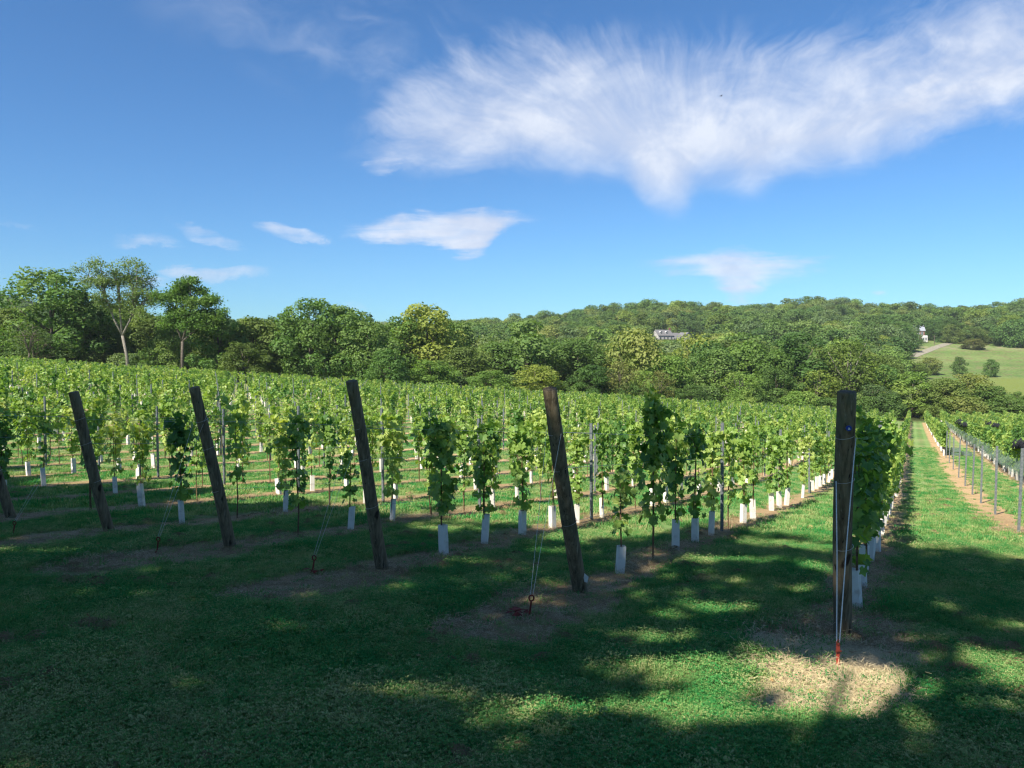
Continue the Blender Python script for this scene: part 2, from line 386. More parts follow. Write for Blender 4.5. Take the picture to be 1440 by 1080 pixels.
def mk_ground():
    m_, t, out = mat('ground')
    pos = t.new('ShaderNodeNewGeometry').outputs['Position']
    x, y, z = t.sep(pos)
    u = t.add(t.mul(x, CU), t.mul(y, SU)); v = t.add(t.mul(x, -SU), t.mul(y, CU))
    nL = t.noise(pos, .12, 3, .5); nM = t.noise(pos, .9, 4, .6); nS = t.noise(pos, 5.0, 4, .6); nF = t.noise(pos, 34.0, 4, .7)
    nU = t.noise(t.comb(t.mul(u, .55), t.mul(v, .9)), 1.0, 3, .6)
    r = t.div(t.sub(v, V0), ROW)
    fr = t.m('ABSOLUTE', t.sub(r, t.m('ROUND', r, 0)))
    d = t.mul(fr, ROW)                                            # metres to the nearest row line
    ragged = t.add(t.mul(t.sub(nM, .5), .62), t.add(t.mul(t.sub(nS, .5), .45), t.mul(t.sub(nF, .5), .22)))
    nearend = t.mul(t.smooth(u, 4.6, 5.4), t.smooth(u, 6.6, 8.0, 1.0, 0.0))
    hw = t.add(t.add(.36, t.mul(nearend, .20)), t.mul(t.smooth(v, -1.2, -1.0, .2, 0.0), 1.0))
    strip = t.smooth(t.sub(t.add(d, ragged), hw), -.10, .10, 1.0, 0.0)
    right = t.smooth(v, -1.0, -.8, 1.0, 0.0)
    ustart = t.add(4.75, t.mul(right, 13.0))
    strip = t.mul(strip, t.smooth(t.add(u, t.mul(t.sub(nM, .5), 1.2)), ustart, t.add(ustart, .35)))
    strip = t.mul(strip, t.smooth(y, 128, 132, 1.0, 0.0))
    # grass
    g = t.mix(t.smooth(nM, .3, .7), (.085, .210, .055), (.19, .27, .09))
    g = t.mix(t.smooth(nL, .40, .70), g, (.28, .31, .14))
    g = t.mix(t.mul(t.smooth(nS, .52, .72), .7), g, (.19, .18, .095))
    g = t.mix(t.mul(t.smooth(nF, .54, .70), .5), g, (.040, .085, .02))
    # wheel tracks in the alleys: lusher, brighter bands
    tr = t.smooth(t.m('ABSOLUTE', t.sub(d, .80)), .05, .22, 1.0, 0.0)
    tr = t.mul(tr, t.smooth(u, 12, 22))
    g = t.mix(t.mul(tr, .45), g, (.22, .33, .12))
    worn = t.mul(t.smooth(t.add(d, t.mul(t.sub(nM, .5), .5)), .95, 1.3), .35)
    g = t.mix(worn, g, (.17, .17, .08))
    # bare strips: dry thatch, soil, some weeds
    s = t.mix(t.smooth(nS, .35, .7), (.44, .30, .17), (.66, .48, .29))
    s = t.mix(t.mul(t.smooth(nF, .50, .66), .75), s, (.13, .085, .05))
    s = t.mix(t.mul(t.smooth(nU, .46, .66), .8), s, (.14, .19, .06))
    s = t.mix(t.mul(t.smooth(nS, .56, .68), .6), s, (.09, .065, .042))
    st = t.mix(t.smooth(nF, .35, .65), (.38, .25, .135), (.58, .41, .23))
    s = t.mix(t.mul(t.mul(right, t.smooth(v, -3.2, -3.0)), .8), s, st)
    straw = t.mul(t.smooth(t.add(u, t.mul(t.sub(nM, .5), .8)), 6.0, 6.6, 1.0, 0.0), t.smooth(v, 1.6, 1.8, 1.0, 0.0))
    s = t.mix(t.mul(straw, .8), s, t.mix(t.smooth(nF, .35, .6), (.50, .40, .22), (.74, .61, .37)))
    dark = t.mul(t.m('MAXIMUM', t.smooth(u, 6.2, 7.0), t.smooth(v, 1.6, 1.8)), t.smooth(u, 18, 30, 1.0, 0.0))  # tree shade over the near strips, painted into their colour
    s = t.mix(t.mul(dark, .72), s, t.mix(t.smooth(nF, .4, .65), (.19, .13, .07), (.44, .31, .17)))
    s = t.mix(t.mul(t.smooth(t.noise(pos, 11.0, 4, .7), .54, .66), .65), s, (.15, .10, .06))
    s = t.mix(t.mul(t.smooth(t.noise(pos, 1.7, 3, .6), .56, .68), .6), s, (.16, .20, .07))
    c = t.mix(strip, g, s)
    # forest floor and hillside meadow
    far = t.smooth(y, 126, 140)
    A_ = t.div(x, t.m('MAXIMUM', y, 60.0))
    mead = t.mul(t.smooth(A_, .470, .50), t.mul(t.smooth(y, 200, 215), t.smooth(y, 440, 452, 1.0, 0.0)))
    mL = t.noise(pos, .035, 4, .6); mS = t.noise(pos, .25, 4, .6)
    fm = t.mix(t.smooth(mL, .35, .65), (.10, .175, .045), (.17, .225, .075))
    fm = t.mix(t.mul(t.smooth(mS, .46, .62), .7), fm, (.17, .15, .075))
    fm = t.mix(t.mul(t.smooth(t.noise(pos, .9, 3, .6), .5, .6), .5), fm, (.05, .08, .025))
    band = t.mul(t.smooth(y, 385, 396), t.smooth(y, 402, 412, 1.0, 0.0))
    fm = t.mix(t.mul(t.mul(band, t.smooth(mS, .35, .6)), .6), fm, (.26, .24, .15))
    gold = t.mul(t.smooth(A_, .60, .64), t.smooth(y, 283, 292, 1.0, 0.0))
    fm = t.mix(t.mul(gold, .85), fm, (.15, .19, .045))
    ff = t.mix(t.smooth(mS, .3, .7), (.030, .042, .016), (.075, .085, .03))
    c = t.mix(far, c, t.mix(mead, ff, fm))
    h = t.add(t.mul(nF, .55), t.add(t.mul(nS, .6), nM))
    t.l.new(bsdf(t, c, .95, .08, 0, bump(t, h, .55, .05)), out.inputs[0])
    return m_
M_GROUND = mk_ground()

# ------------------------------------------------------------------ ground sheet
def build_ground():
    a = np.linspace(-1, 1, 330); xs = np.sinh(a * 5.2) / math.sinh(5.2) * 1500
    b = np.linspace(-.60, 1, 380); ys = 4 + np.sinh(b * 5.2) / math.sinh(5.2) * 1900
    X, Y = np.meshgrid(xs, ys)
    Z = terr(X, Y)
    v = np.stack([X.ravel(), Y.ravel(), Z.ravel()], 1)
    nx = len(xs); ny = len(ys)
    i = (np.arange(ny - 1)[:, None] * nx + np.arange(nx - 1)[None, :]).ravel()
    f = np.stack([i, i + 1, i + nx + 1, i + nx], 1)
    o = link('ground', mesh_np('ground', v, f, [M_GROUND], True)); tag(o, kind='structure')
build_ground()

# ------------------------------------------------------------------ scattering for stuff nobody could count
def scatter(name, protos, pts, rot, scl, idx):
    me = bpy.data.meshes.new(name); n = len(pts)
    me.vertices.add(n); me.vertices.foreach_set('co', np.asarray(pts, np.float32).ravel())
    for an, dt, val in (('rot', 'FLOAT_VECTOR', rot), ('scl', 'FLOAT_VECTOR', scl)):
        at = me.attributes.new(an, dt, 'POINT'); at.data.foreach_set('vector', np.asarray(val, np.float32).ravel())
    at = me.attributes.new('idx', 'INT', 'POINT'); at.data.foreach_set('value', np.asarray(idx, np.int32))
    o = link(name, me)
    ng = bpy.data.node_groups.new(name, 'GeometryNodeTree')
    ng.interface.new_socket('Geometry', in_out='INPUT', socket_type='NodeSocketGeometry')
    ng.interface.new_socket('Geometry', in_out='OUTPUT', socket_type='NodeSocketGeometry')
    N = ng.nodes; L = ng.links
    gi = N.new('NodeGroupInput'); go = N.new('NodeGroupOutput')
    ip = N.new('GeometryNodeInstanceOnPoints'); ip.inputs['Pick Instance'].default_value = True
    jn = N.new('GeometryNodeJoinGeometry')
    for p in reversed(protos):        # joined last to first, so that idx counts from the first
        oi = N.new('GeometryNodeObjectInfo'); oi.inputs['Object'].default_value = p; oi.inputs['As Instance'].default_value = True
        L.new(oi.outputs['Geometry'], jn.inputs[0])
    def attr(nm, dt):
        a = N.new('GeometryNodeInputNamedAttribute'); a.data_type = dt; a.inputs['Name'].default_value = nm
        return a.outputs['Attribute']
    L.new(gi.outputs[0], ip.inputs['Points']); L.new(jn.outputs[0], ip.inputs['Instance'])
    L.new(attr('idx', 'INT'), ip.inputs['Instance Index'])
    L.new(attr('rot', 'FLOAT_VECTOR'), ip.inputs['Rotation']); L.new(attr('scl', 'FLOAT_VECTOR'), ip.inputs['Scale'])
    L.new(ip.outputs[0], go.inputs[0])
    md = o.modifiers.new('scatter', 'NODES'); md.node_group = ng
    o['kind'] = 'stuff'
    return o
def proto_obj(name, me): return bpy.data.objects.new(name, me)

# ------------------------------------------------------------------ leaves as numpy cards
def cards(C, Nn, size, rng, aspect=1.0, droop=0.25):
    """one bent rhombic leaf card per centre"""
    n = len(C)
    Nn = Nn / np.maximum(np.linalg.norm(Nn, axis=1, keepdims=True), 1e-6)
    a = rng.normal(size=(n, 3)); a -= Nn * (a * Nn).sum(1, keepdims=True); a /= np.linalg.norm(a, axis=1, keepdims=True)
    b = np.cross(Nn, a)
    s = np.asarray(size).reshape(-1, 1) * np.ones((n, 1))
    v = np.empty((n, 4, 3))
    v[:, 0] = C - a * s * .5 * aspect; v[:, 1] = C - b * s * .38 + Nn * s * droop * .5
    v[:, 2] = C + a * s * .5 * aspect; v[:, 3] = C + b * s * .38 + Nn * s * droop * .5
    f = np.arange(n * 4).reshape(n, 4)
    return v.reshape(-1, 3), f

LEAF2D = [(0, -.08), (.22, -.34), (.46, -.18), (.36, .05), (.52, .30), (.24, .34), (0, .58), (-.24, .34), (-.52, .30), (-.36, .05), (-.46, -.18), (-.22, -.34)]
LEAF_F = [(0, 1, 2, 3), (0, 3, 4, 5), (0, 5, 6), (0, 6, 7), (0, 7, 8, 9), (0, 9, 10, 11)]
LEAF3D = np.array([(x, y, 0.10 * abs(x) - 0.22 * max(y, 0) ** 2 * 2) for x, y in LEAF2D])
def leaf_frame(n, rng, N0):
    N0 = N0 / np.maximum(np.linalg.norm(N0, axis=1, keepdims=True), 1e-6)
    down = np.tile(np.array([[0, 0, -1.0]]), (n, 1)) + rng.normal(scale=.45, size=(n, 3))
    b = down - N0 * (down * N0).sum(1, keepdims=True); b /= np.maximum(np.linalg.norm(b, axis=1, keepdims=True), 1e-6)
    a = np.cross(b, N0)
    return a, b, N0
def lobed(C, N0, size, rng):
    n = len(C); a, b, c = leaf_frame(n, rng, N0)
    s = np.asarray(size).reshape(-1, 1, 1)
    v = C[:, None, :] + s * (LEAF3D[None, :, 0:1] * a[:, None] + LEAF3D[None, :, 1:2] * b[:, None] + LEAF3D[None, :, 2:3] * c[:, None])
    k = len(LEAF3D)
    faces = []
    for i in range(n):
        for f in LEAF_F: faces.append(tuple(i * k + j for j in f))
    return v.reshape(-1, 3), faces

# ------------------------------------------------------------------ grapevines
def vine_layout(seed, dens=1.0, tall=1.0, spread=.55, low=.42, bushy=1.0):
    """leaf centres, normals and sizes of one vine: a column up the stake, arms along the top wires. Local x runs along the row."""
    r = np.random.default_rng(seed)
    C = []; N0 = []
    top = 1.62 * tall
    nc = int(88 * dens)
    gap = r.uniform(.5, 1.2)
    k = 0
    while k < nc:
        h = low + (top - low) * r.random() ** .9
        if abs(h - gap) < .10 and r.random() < .6 * (2 - min(bushy, 1.9)) : k += 1; continue
        a = r.uniform(0, 2 * math.pi); rr = (.05 + .11 * r.random()) * (1 + .55 * (bushy - 1)) * (1.15 if h > 1.0 else .85)
        C.append((rr * math.cos(a) * 1.1, rr * math.sin(a), h)); N0.append((math.cos(a), math.sin(a), .55)); k += 1
    # hanging and rising shoots near the wires
    for s in range(int(5.5 * dens) + (3 if bushy > 1.7 else 0)):
        x0 = r.uniform(-.15, .15); z0 = r.uniform(1.1, 1.65) * tall
        ex = x0 + r.uniform(-spread, spread) * (1.0 if bushy > 1.7 or r.random() < .35 else .6); ez = z0 + r.uniform(-.20, .30); ey = r.normal(0, .13)
        for q in range(int(8 * dens) + 3):
            t = (q + r.random()) / (8 * dens + 3)
            p = (x0 + (ex - x0) * t + r.normal(0, .03), ey * t + r.normal(0, .05), z0 + (ez - z0) * t + .12 * math.sin(t * 3) + r.normal(0, .04))
            C.append(p); N0.append((r.normal(0, .5), r.normal(0, .8), .7))
    C = np.array(C); N0 = np.array(N0) + r.normal(0, .35, (len(C), 3))
    S = r.uniform(.085, .145, len(C)) * (1 + .1 * (bushy - 1))
    return C, N0, S
def trunk_mb(mb, seed, top=1.6, mi=0, k=5):
    r = random.Random(seed)
    lx, ly = r.uniform(-.05, .05), r.uniform(-.04, .04)
    pts = [(0, 0, -.05), (lx * .4, ly, .4), (lx, ly * .5, .9), (lx * .6, 0, top)]
    mb.tube(pts, [.013, .011, .009, .004], k, True, mi)
    if r.random() < .6: mb.tube([(.03, .01, -.05), (.03, .012, 1.25)], [.006, .006], 4, True, mi)   # thin stake
    for s in (-1, 1):
        mb.tube([(lx * .8, 0, top * .86), (s * .25, .02, top * .95), (s * .5, 0, top * 1.02)], [.006, .005, .003], 4, True, mi)
def growtube_mb(mb, seed, mi=0, rnd=False):
    r = random.Random(seed)
    h = r.uniform(.38, .46); w = .045; n = 10 if rnd else 4
    tx, ty = r.uniform(-.035, .035), r.uniform(-.025, .025)
    ring = []
    for (z, k) in ((0, 1.0), (h * .5, 1.02), (h, .98)):
        for ins in (1.0, .93):
            for j in range(n):
                a = 2 * math.pi * (j + .5) / n; q = w * (1.0 if rnd else 1.414) * k * ins
                ring.append((q * math.cos(a) + tx * z / h, q * math.sin(a) + ty * z / h, z - .02))
    f = []
    def id_(lv, ins, j): return lv * 2 * n + ins * n + j % n
    for lv in range(2):
        for j in range(n):
            f.append((id_(lv, 0, j), id_(lv, 0, j + 1), id_(lv + 1, 0, j + 1), id_(lv + 1, 0, j)))
            f.append((id_(lv, 1, j + 1), id_(lv, 1, j), id_(lv + 1, 1, j), id_(lv + 1, 1, j + 1)))
    for j in range(n): f.append((id_(2, 0, j), id_(2, 0, j + 1), id_(2, 1, j + 1), id_(2, 1, j)))
    mb.raw(ring, f, mi)

NV = 14
VPAR = [(1.0, 1.0, .5, .45, 1.0), (1.5, 1.12, .50, .60, 1.4), (.8, .95, .5, .5, .9), (1.2, 1.05, .6, .45, 1.2), (1.0, 1.08, .65, .4, 1.0), (.65, .9, .45, .55, .8),
        (1.3, 1.0, .5, .4, 1.3), (.9, 1.1, .6, .6, 1.0), (1.1, 1.0, .55, .45, 1.1), (1.6, 1.08, .45, .50, 1.5), (.75, 1.05, .55, .7, .9), (1.2, .98, .6, .42, 1.2),
        (2.3, 1.05, .62, .55, 1.9), (2.1, 1.12, .6, .5, 1.8)]
vine_lay = [vine_layout(100 + i, *VPAR[i]) for i in range(NV)]
fol_me = []; trunk_me = []; gtube_me = []
for i in range(NV):
    C_, N_, S_ = vine_lay[i]
    v_, f_ = lobed(C_, N_, S_, np.random.default_rng(i))
    fol_me.append(mesh_np('foliage', v_, f_, [M_VINE]))
    mb = MB(); trunk_mb(mb, i, 1.55 * VPAR[i][1]); trunk_me.append(mb.mesh('trunk', [M_CANE]))
for i in range(6):
    mb = MB(); growtube_mb(mb, i, 0, i == 4); gtube_me.append(mb.mesh('grow_tube', [M_TUBE]))
leaf_me = mesh_np('leaf', LEAF3D, LEAF_F, [M_VINE])
# cheap vine used for the far rows (instanced): foliage, cane and (even numbers) a tube in one mesh
far_protos = []
for i in range(12):
    C_, N_, S_ = vine_layout(300 + i, *(VPAR[i] if i < 8 else VPAR[12 + i % 2]))
    C_ = C_[::2] if i < 8 else C_; S_ = (S_[::2] * 1.35) if i < 8 else S_ * 1.1; N_ = N_[::2] if i < 8 else N_
    v_, f_ = cards(C_, N_, S_ * 1.15, np.random.default_rng(i))
    mb = MB(); mb.tube([(0, 0, -.05), (.03, 0, .8), (0, 0, 1.6)], [.014, .011, .006], 4, True, 1)
    if i % 2 == 0 and i != 6: growtube_mb(mb, i, 2)
    nv = len(v_); v2 = np.vstack([v_, np.array(mb.v)])
    fl = [tuple(q) for q in f_] + [tuple(j + nv for j in q) for q in mb.f]
    far_protos.append(proto_obj('far_vine', mesh_np('far_vine', v2, fl, [M_VINE, M_CANE, M_TUBE], False, [0] * len(f_) + mb.mi)))

ROT_ROW = math.atan2(SU, CU)
def yend(x): return 119 + 14 * np.clip((x + 80) / 150, 0, 1)
# every vine position
VS = .0
rows = []
for k in range(-24, 62):
    v = V0 + ROW * k
    if k >= 0: u0 = UE + (1.25 if k else .85)
    elif k == -1: u0 = 60.0
    else: u0 = 24.0
    j = 0; u = u0
    rr = random.Random(1000 + k)
    while u < 160:
        x, y = xy(u, v)
        if y > yend(x): break
        if y > 1 and -0.84 < x / y < 0.80 or (y > 4 and k > 0 and -1.3 < x / y < 0 and y < 30):
            miss = rr.random() < (.10 if k >= 1 else .03)
            force = (k in (0, 1, 2, 3, 4) and j < 6)
            if not miss or force:
                rows.append((k, j, u + rr.uniform(-.12, .12) * (0 if force else 1), v + rr.uniform(-.05, .05), rr.random(), rr.random()))
        j += 1; u += 1.14
rows = np.array(rows)
X_, Y_ = xy(rows[:, 2], rows[:, 3]); Z_ = terr(X_, Y_)
inview = (np.abs(X_ / Y_) < .69)
order = np.argsort(np.where(inview, Y_, 1e6 + Y_))
NEAR = 300
near_ids = order[:NEAR]
near_set = set(near_ids.tolist())
# vines just outside the frame at the left and right still stand there
ORD = ['first', 'second', 'third', 'fourth', 'fifth', 'sixth', 'seventh', 'eighth', 'ninth', 'tenth', 'eleventh', 'twelfth', 'thirteenth', 'fourteenth', 'fifteenth', 'sixteenth',
       'seventeenth', 'eighteenth', 'nineteenth', 'twentieth']
TENS = {2: 'twenty', 3: 'thirty', 4: 'forty', 5: 'fifty', 6: 'sixty', 7: 'seventy', 8: 'eighty', 9: 'ninety'}
def ordw(n):
    if n <= 20: return ORD[n - 1]
    t, o = divmod(n, 10)
    if o == 0: return TENS[t][:-1] + 'ieth'
    return TENS[t] + '-' + ORD[o - 1]
ROWNAME = {0: "row behind the rightmost wooden post", 1: "row of the leaning post with the white tag", 2: "row of the middle leaning end post", 3: "row of the second leaning post from left",
           4: "row of the leftmost full leaning post", 5: "row of the post cut off by the left edge", -1: "row of bare steel posts", -2: "row with the green net", -3: "row just right of the green netted row"}
def rowname(k):
    if k in ROWNAME: return ROWNAME[k]
    if k < 0: return ordw(-k - 2) + " row right of the green net"
    return ordw(k - 5) + " row beyond the cut-off left post"
EXPL = {}   # explicit looks of the nearest vines: (row, index) -> (prototype, tube?, scale)
for (k, j), val in {
    (0, 0): (3, 1, .86), (0, 1): (1, 1, .88), (0, 2): (9, 1, .92), (0, 3): (6, 1, .95), (0, 4): (1, 1, .95), (0, 5): (3, 1, 1.0),
    (1, 0): (5, 1, .78), (1, 1): (9, 0, 1.04), (1, 2): (3, 1, 1.0), (1, 3): (4, 1, 1.0), (1, 4): (8, 1, 1.0), (1, 5): (0, 0, 1.0),
    (2, 0): (1, 1, .93), (2, 1): (3, 1, .95), (2, 2): (6, 1, 1.0), (2, 3): (2, 1, 1.0), (2, 4): (8, 1, .9), (2, 5): (0, 1, 1.0),
    (3, 0): (4, 0, .95), (3, 1): (5, 1, .8), (3, 2): (3, 1, 1.0), (3, 3): (8, 0, 1.0), (3, 4): (0, 0, .95), (3, 5): (6, 1, 1.0),
    (4, 0): (6, 1, 1.0), (4, 1): (7, 0, 1.0), (4, 2): (3, 1, .95), (4, 3): (0, 0, 1.0), (4, 4): (4, 1, 1.0), (5, 1): (3, 1, 1.0)}.items(): EXPL[(k, j)] = val
def vine(i, parts):
    k, j, u, v, r1, r2 = rows[i]; k = int(k); j = int(j)
    x, y, z = X_[i], Y_[i], Z_[i]
    if (k, j) in EXPL: p, tb, sc = EXPL[(k, j)]
    else:
        p = int(r1 * 12) if k >= 0 else 12 + int(r1 * 2)
        if k == 0: p = (1, 3, 6, 9, 3)[int(r1 * 5)]
        tb = r2 < (.92 if k in (0, 1) else .5); sc = .92 + .16 * r2
    t = bpy.data.objects.new('grapevine', None); COL.objects.link(t)
    t.empty_display_size = .2
    t.location = (x, y, z); t.rotation_euler = (0, 0, ROT_ROW + (math.pi if r1 > .5 else 0)); t.scale = (1, 1, sc)
    link('trunk', trunk_me[p], t)
    if parts:
        C_, N_, S_ = vine_lay[p]
        rg = np.random.default_rng(p)
        a, b, c = leaf_frame(len(C_), rg, N_)
        for q in range(min(len(C_), 300)):
            lo = bpy.data.objects.new('leaf', leaf_me); COL.objects.link(lo); lo.parent = t
            s = S_[q]
            lo.matrix_local = Matrix(((a[q][0] * s, b[q][0] * s, c[q][0] * s, C_[q][0]), (a[q][1] * s, b[q][1] * s, c[q][1] * s, C_[q][1]),
                                      (a[q][2] * s, b[q][2] * s, c[q][2] * s, C_[q][2]), (0, 0, 0, 1)))
    else:
        link('foliage', fol_me[p], t)
    if tb: link('grow_tube', gtube_me[int(r1 * 6) % 6], t, rot=(0, 0, r2 * 6.28 if (k, j) != (1, 2) else .5), loc=(0, 0, 0))
    full = VPAR[p][4] > 1.25
    return t, k, tb, full, j
near_recs = []
for n_, i in enumerate(near_ids):
    near_recs.append((vine(i, n_ < 11), X_[i] / Y_[i]))
byrow = {}
for (t, k, tb, full, j), a in near_recs: byrow.setdefault(k, []).append((t.location.x * CU + t.location.y * SU, t, tb, full))
for k, l in byrow.items():
    l.sort(key=lambda q: q[0])
    for n_, (_, t, tb, full) in enumerate(l):
        look = ("bushy " if full else "") + ("tubed vine" if tb else "bare-stemmed vine")
        tag(t, f"{look}, {ordw(n_ + 1)} in the {rowname(k)}", 'grapevine', 'grapevines trained up along the trellis rows')
rest = np.array([i for i in range(len(rows)) if i not in near_set])
ridx = np.where(rows[rest, 0] >= 0, (rows[rest, 4] * 8).astype(int), 8 + (rows[rest, 4] * 4).astype(int))
far_v = scatter('distant_vines', far_protos, np.stack([X_[rest], Y_[rest], Z_[rest]], 1),
        np.stack([np.zeros(len(rest)), np.zeros(len(rest)), ROT_ROW + np.where(rows[rest, 5] > .5, math.pi, 0)], 1),
        np.stack([np.ones(len(rest))] * 2 + [.92 + .18 * rows[rest, 5]], 1), ridx)
tag(far_v, 'distant rows of bright green grapevines filling the vineyard slope', kind='stuff')

# ------------------------------------------------------------------ steel line posts
def steel_me():
    mb = MB()
    w, d_, th = .026, .017, .0035
    mb.box((0, d_, .93), (w, th, 1.02)); mb.box((-w + th, 0, .93), (th, d_, 1.018)); mb.box((w - th, 0, .93), (th, d_, 1.018))
    for q in range(9): mb.box((w + .004, .0, .45 + q * .17), (.006, .009, .006)); mb.box((-w - .004, .0, .45 + q * .17), (.006, .009, .006))
    return mb.mesh('steel_post', [M_STEEL])
ST_ME = steel_me()
posts = []
for k in range(-24, 62):
    v = V0 + ROW * k
    if k >= 0: us = np.arange(UE + 6.45, 160, 6.4)
    elif k == -1: us = np.array([18.6, 23.6, 28.3, 32.2, 36.5, 41.5, 47.0, 52.0, 57.0, 62.0] + list(np.arange(68, 160, 5.8)))
    else: us = np.arange(22.0 + (k * 1.7) % 3, 160, 5.8)
    for u in us:
        x, y = xy(u, v)
        if y < yend(x) and -.8 < x / y < .76: posts.append((x, y, k, u))
posts.sort(key=lambda p: p[1] + (1e6 if abs(p[0] / p[1]) > .69 else 0))
cnt = {}
for n_, (x, y, k, u) in enumerate(posts[:300]):
    o = link('line_post', ST_ME, None, (x, y, T(x, y)), (random.uniform(-.02, .02), random.uniform(-.02, .02), ROT_ROW + math.pi / 2), (1, 1, random.uniform(.94, 1.04) * (.93 if k < 0 else 1)))
    cnt.setdefault(k, []).append((u, o))
for k, l in cnt.items():
    l.sort(key=lambda q: q[0])
    for n_, (_, o) in enumerate(l):
        tag(o, f"grey steel post, {ordw(n_ + 1)} along the {rowname(k)}", 'post', 'steel line posts of the trellis')
pp = posts[300:]
if pp:
    pr = proto_obj('far_line_post', ST_ME)
    P3 = np.array([(x, y, T(x, y)) for x, y, _, _ in pp])
    o = scatter('distant_line_posts', [pr], P3, np.tile([[0, 0, ROT_ROW + math.pi / 2]], (len(pp), 1)), np.ones((len(pp), 3)), np.zeros(len(pp)))
    tag(o, 'distant grey steel trellis posts among the far rows', kind='stuff')

# ------------------------------------------------------------------ wooden end posts, guy wires, anchors, trellis wires
LEAN = {0: .40, 1: .74, 2: .53, 3: .52, 4: .50, 5: .5}
PTOP = {0: 2.0, 1: 2.06, 2: 2.17, 3: 2.07, 4: 2.03, 5: 2.0}
PLBL = {0: 'thick upright dark wooden end post with blue disc, rightmost in the foreground', 1: 'leaning dark wooden end post with small white tag near its foot',
        2: 'middle leaning round wooden end post between tagged post and left pair', 3: 'leaning wooden end post, second whole one from the left edge',
        4: 'leftmost whole leaning wooden end post beside the grass', 5: 'base of wooden end post cut off by the left edge'}
WZ = [.76, 1.31, 1.66]
M_BLUE = simple('blue_plastic', (.015, .04, .28), (.02, .06, .36), 4, .35, .5, 0, 0)
M_WHITE = simple('white_tag', (.75, .75, .73), (.62, .62, .60), 12, .6, .3, 0, .1)
def end_post(k):
    v = V0 + ROW * k; x, y = xy(UE if k else 6.73, v); z = T(x, y)
    r = random.Random(40 + k)
    H = PTOP[k]; ln = LEAN[k]; R0 = .072; R1 = .066
    rt = bpy.data.objects.new('end_post', None); COL.objects.link(rt); rt.location = (x, y, z)
    ax = Vector((-CU * ln + (.03 if k == 0 else 0), -SU * ln, H)); 
    mb = MB(); n = 20; m_ = 24
    ph = [r.uniform(0, 6.28) for _ in range(4)]
    side = Vector((1, 0, 0)); side = (side - ax.normalized() * side.dot(ax.normalized())).normalized(); oth = ax.normalized().cross(side)
    vs = []
    for i in range(m_ + 1):
        t = -.06 + 1.06 * i / m_
        c = ax * t + side * (.008 * math.sin(t * 5 + ph[0])) + oth * (.008 * math.sin(t * 4 + ph[1]))
        for j in range(n):
            a = 2 * math.pi * j / n
            rr = R0 + (R1 - R0) * t + .0035 * math.sin(2 * a + ph[2] + t * 3) + .0025 * math.sin(5 * a + ph[3] + 6 * t) + r.uniform(-.0012, .0012)
            vs.append(c + (side * math.cos(a) + oth * math.sin(a)) * rr)
    # bevelled, slightly dished top
    top = ax + ax.normalized() * .006
    for j in range(n):
        a = 2 * math.pi * j / n; vs.append(top + (side * math.cos(a) + oth * math.sin(a)) * (R1 - .009))
    vs.append(top - ax.normalized() * .002)
    fs = []
    for i in range(m_ + 1):
        for j in range(n): fs.append((i * n + j, i * n + (j + 1) % n, (i + 1) * n + (j + 1) % n, (i + 1) * n + j))
    b = (m_ + 1) * n
    for j in range(n): fs.append((b + j, b + (j + 1) % n, b + n))
    mb.raw(vs, fs)
    link('post_shaft', mb.mesh('post_shaft', [M_WOOD], True), rt)
    def ring(h, tilt=0.0, rr=.0022):
        c = ax * (h / H); R = R0 + (R1 - R0) * h / H + .003
        pts = [c + (side * math.cos(a) + oth * math.sin(a)) * R + Vector((0, 0, tilt * math.cos(a))) for a in [2 * math.pi * q / 20 for q in range(21)]]
        m2 = MB(); m2.tube(pts, rr, 5, False); link('wire_wrap', m2.mesh('wire_wrap', [M_WIRE]), rt)
    for h in WZ: ring(h, .012)
    tag(rt, PLBL[k], 'post', 'round wooden end posts at the head of the rows')
    if k == 0:
        fr = -oth if oth.y > 0 else oth
        c = ax * (1.74 / H) + fr * (R1 + .006) - side * .004
        m2 = MB(); m2.tube([c - fr * .008, c + fr * .004], [.021, .021], 18); d_ = link('blue_disc', m2.mesh('blue_disc', [M_BLUE]), rt)
        up = ax.normalized(); c2 = c + fr * .0055
        m2 = MB(); q = [c2 + side * a_ + up * b_ for a_, b_ in ((-.009, -.009), (.009, -.009), (.006, .0), (-.003, .011))]
        q2 = [p + fr * .0015 for p in q]
        m2.raw(q + q2, [(3, 2, 1, 0), (4, 5, 6, 7), (0, 1, 5, 4), (1, 2, 6, 5), (2, 3, 7, 6), (3, 0, 4, 7)])
        link('disc_mark', m2.mesh('disc_mark', [M_WHITE]), d_)
    if k == 1:
        fr = -oth if oth.y > 0 else oth
        c = ax * .085 + side * (R0 + .002) + fr * .03; up = ax.normalized()
        q = [c + side * a_ + up * b_ + fr * .004 for a_, b_ in ((-.028, -.045), (.012, -.06), (.034, .0), (-.002, .05))]
        q2 = [p + fr * .002 for p in q]
        m2 = MB(); m2.raw(q + q2, [(3, 2, 1, 0), (4, 5, 6, 7), (0, 1, 5, 4), (1, 2, 6, 5), (2, 3, 7, 6), (3, 0, 4, 7)])
        link('white_tag', m2.mesh('white_tag', [M_WHITE]), rt)
    return rt, Vector((x, y, z)), ax, side, oth
ANCH = {0: (1178, 940), 1: (746, 868), 2: (441, 806), 3: (222, 778), 4: (20, 753)}
AL = {0: 'bright red flat steel anchor bar in the sunlit straw patch', 1: 'dark red anchor strap bent in bare soil with red ribbon scraps', 2: 'rusty red ground anchor in the patch before the middle post',
      3: 'rusty hooked ground anchor with ring before second post from left', 4: 'small rusty ground anchor in grass near the left edge'}
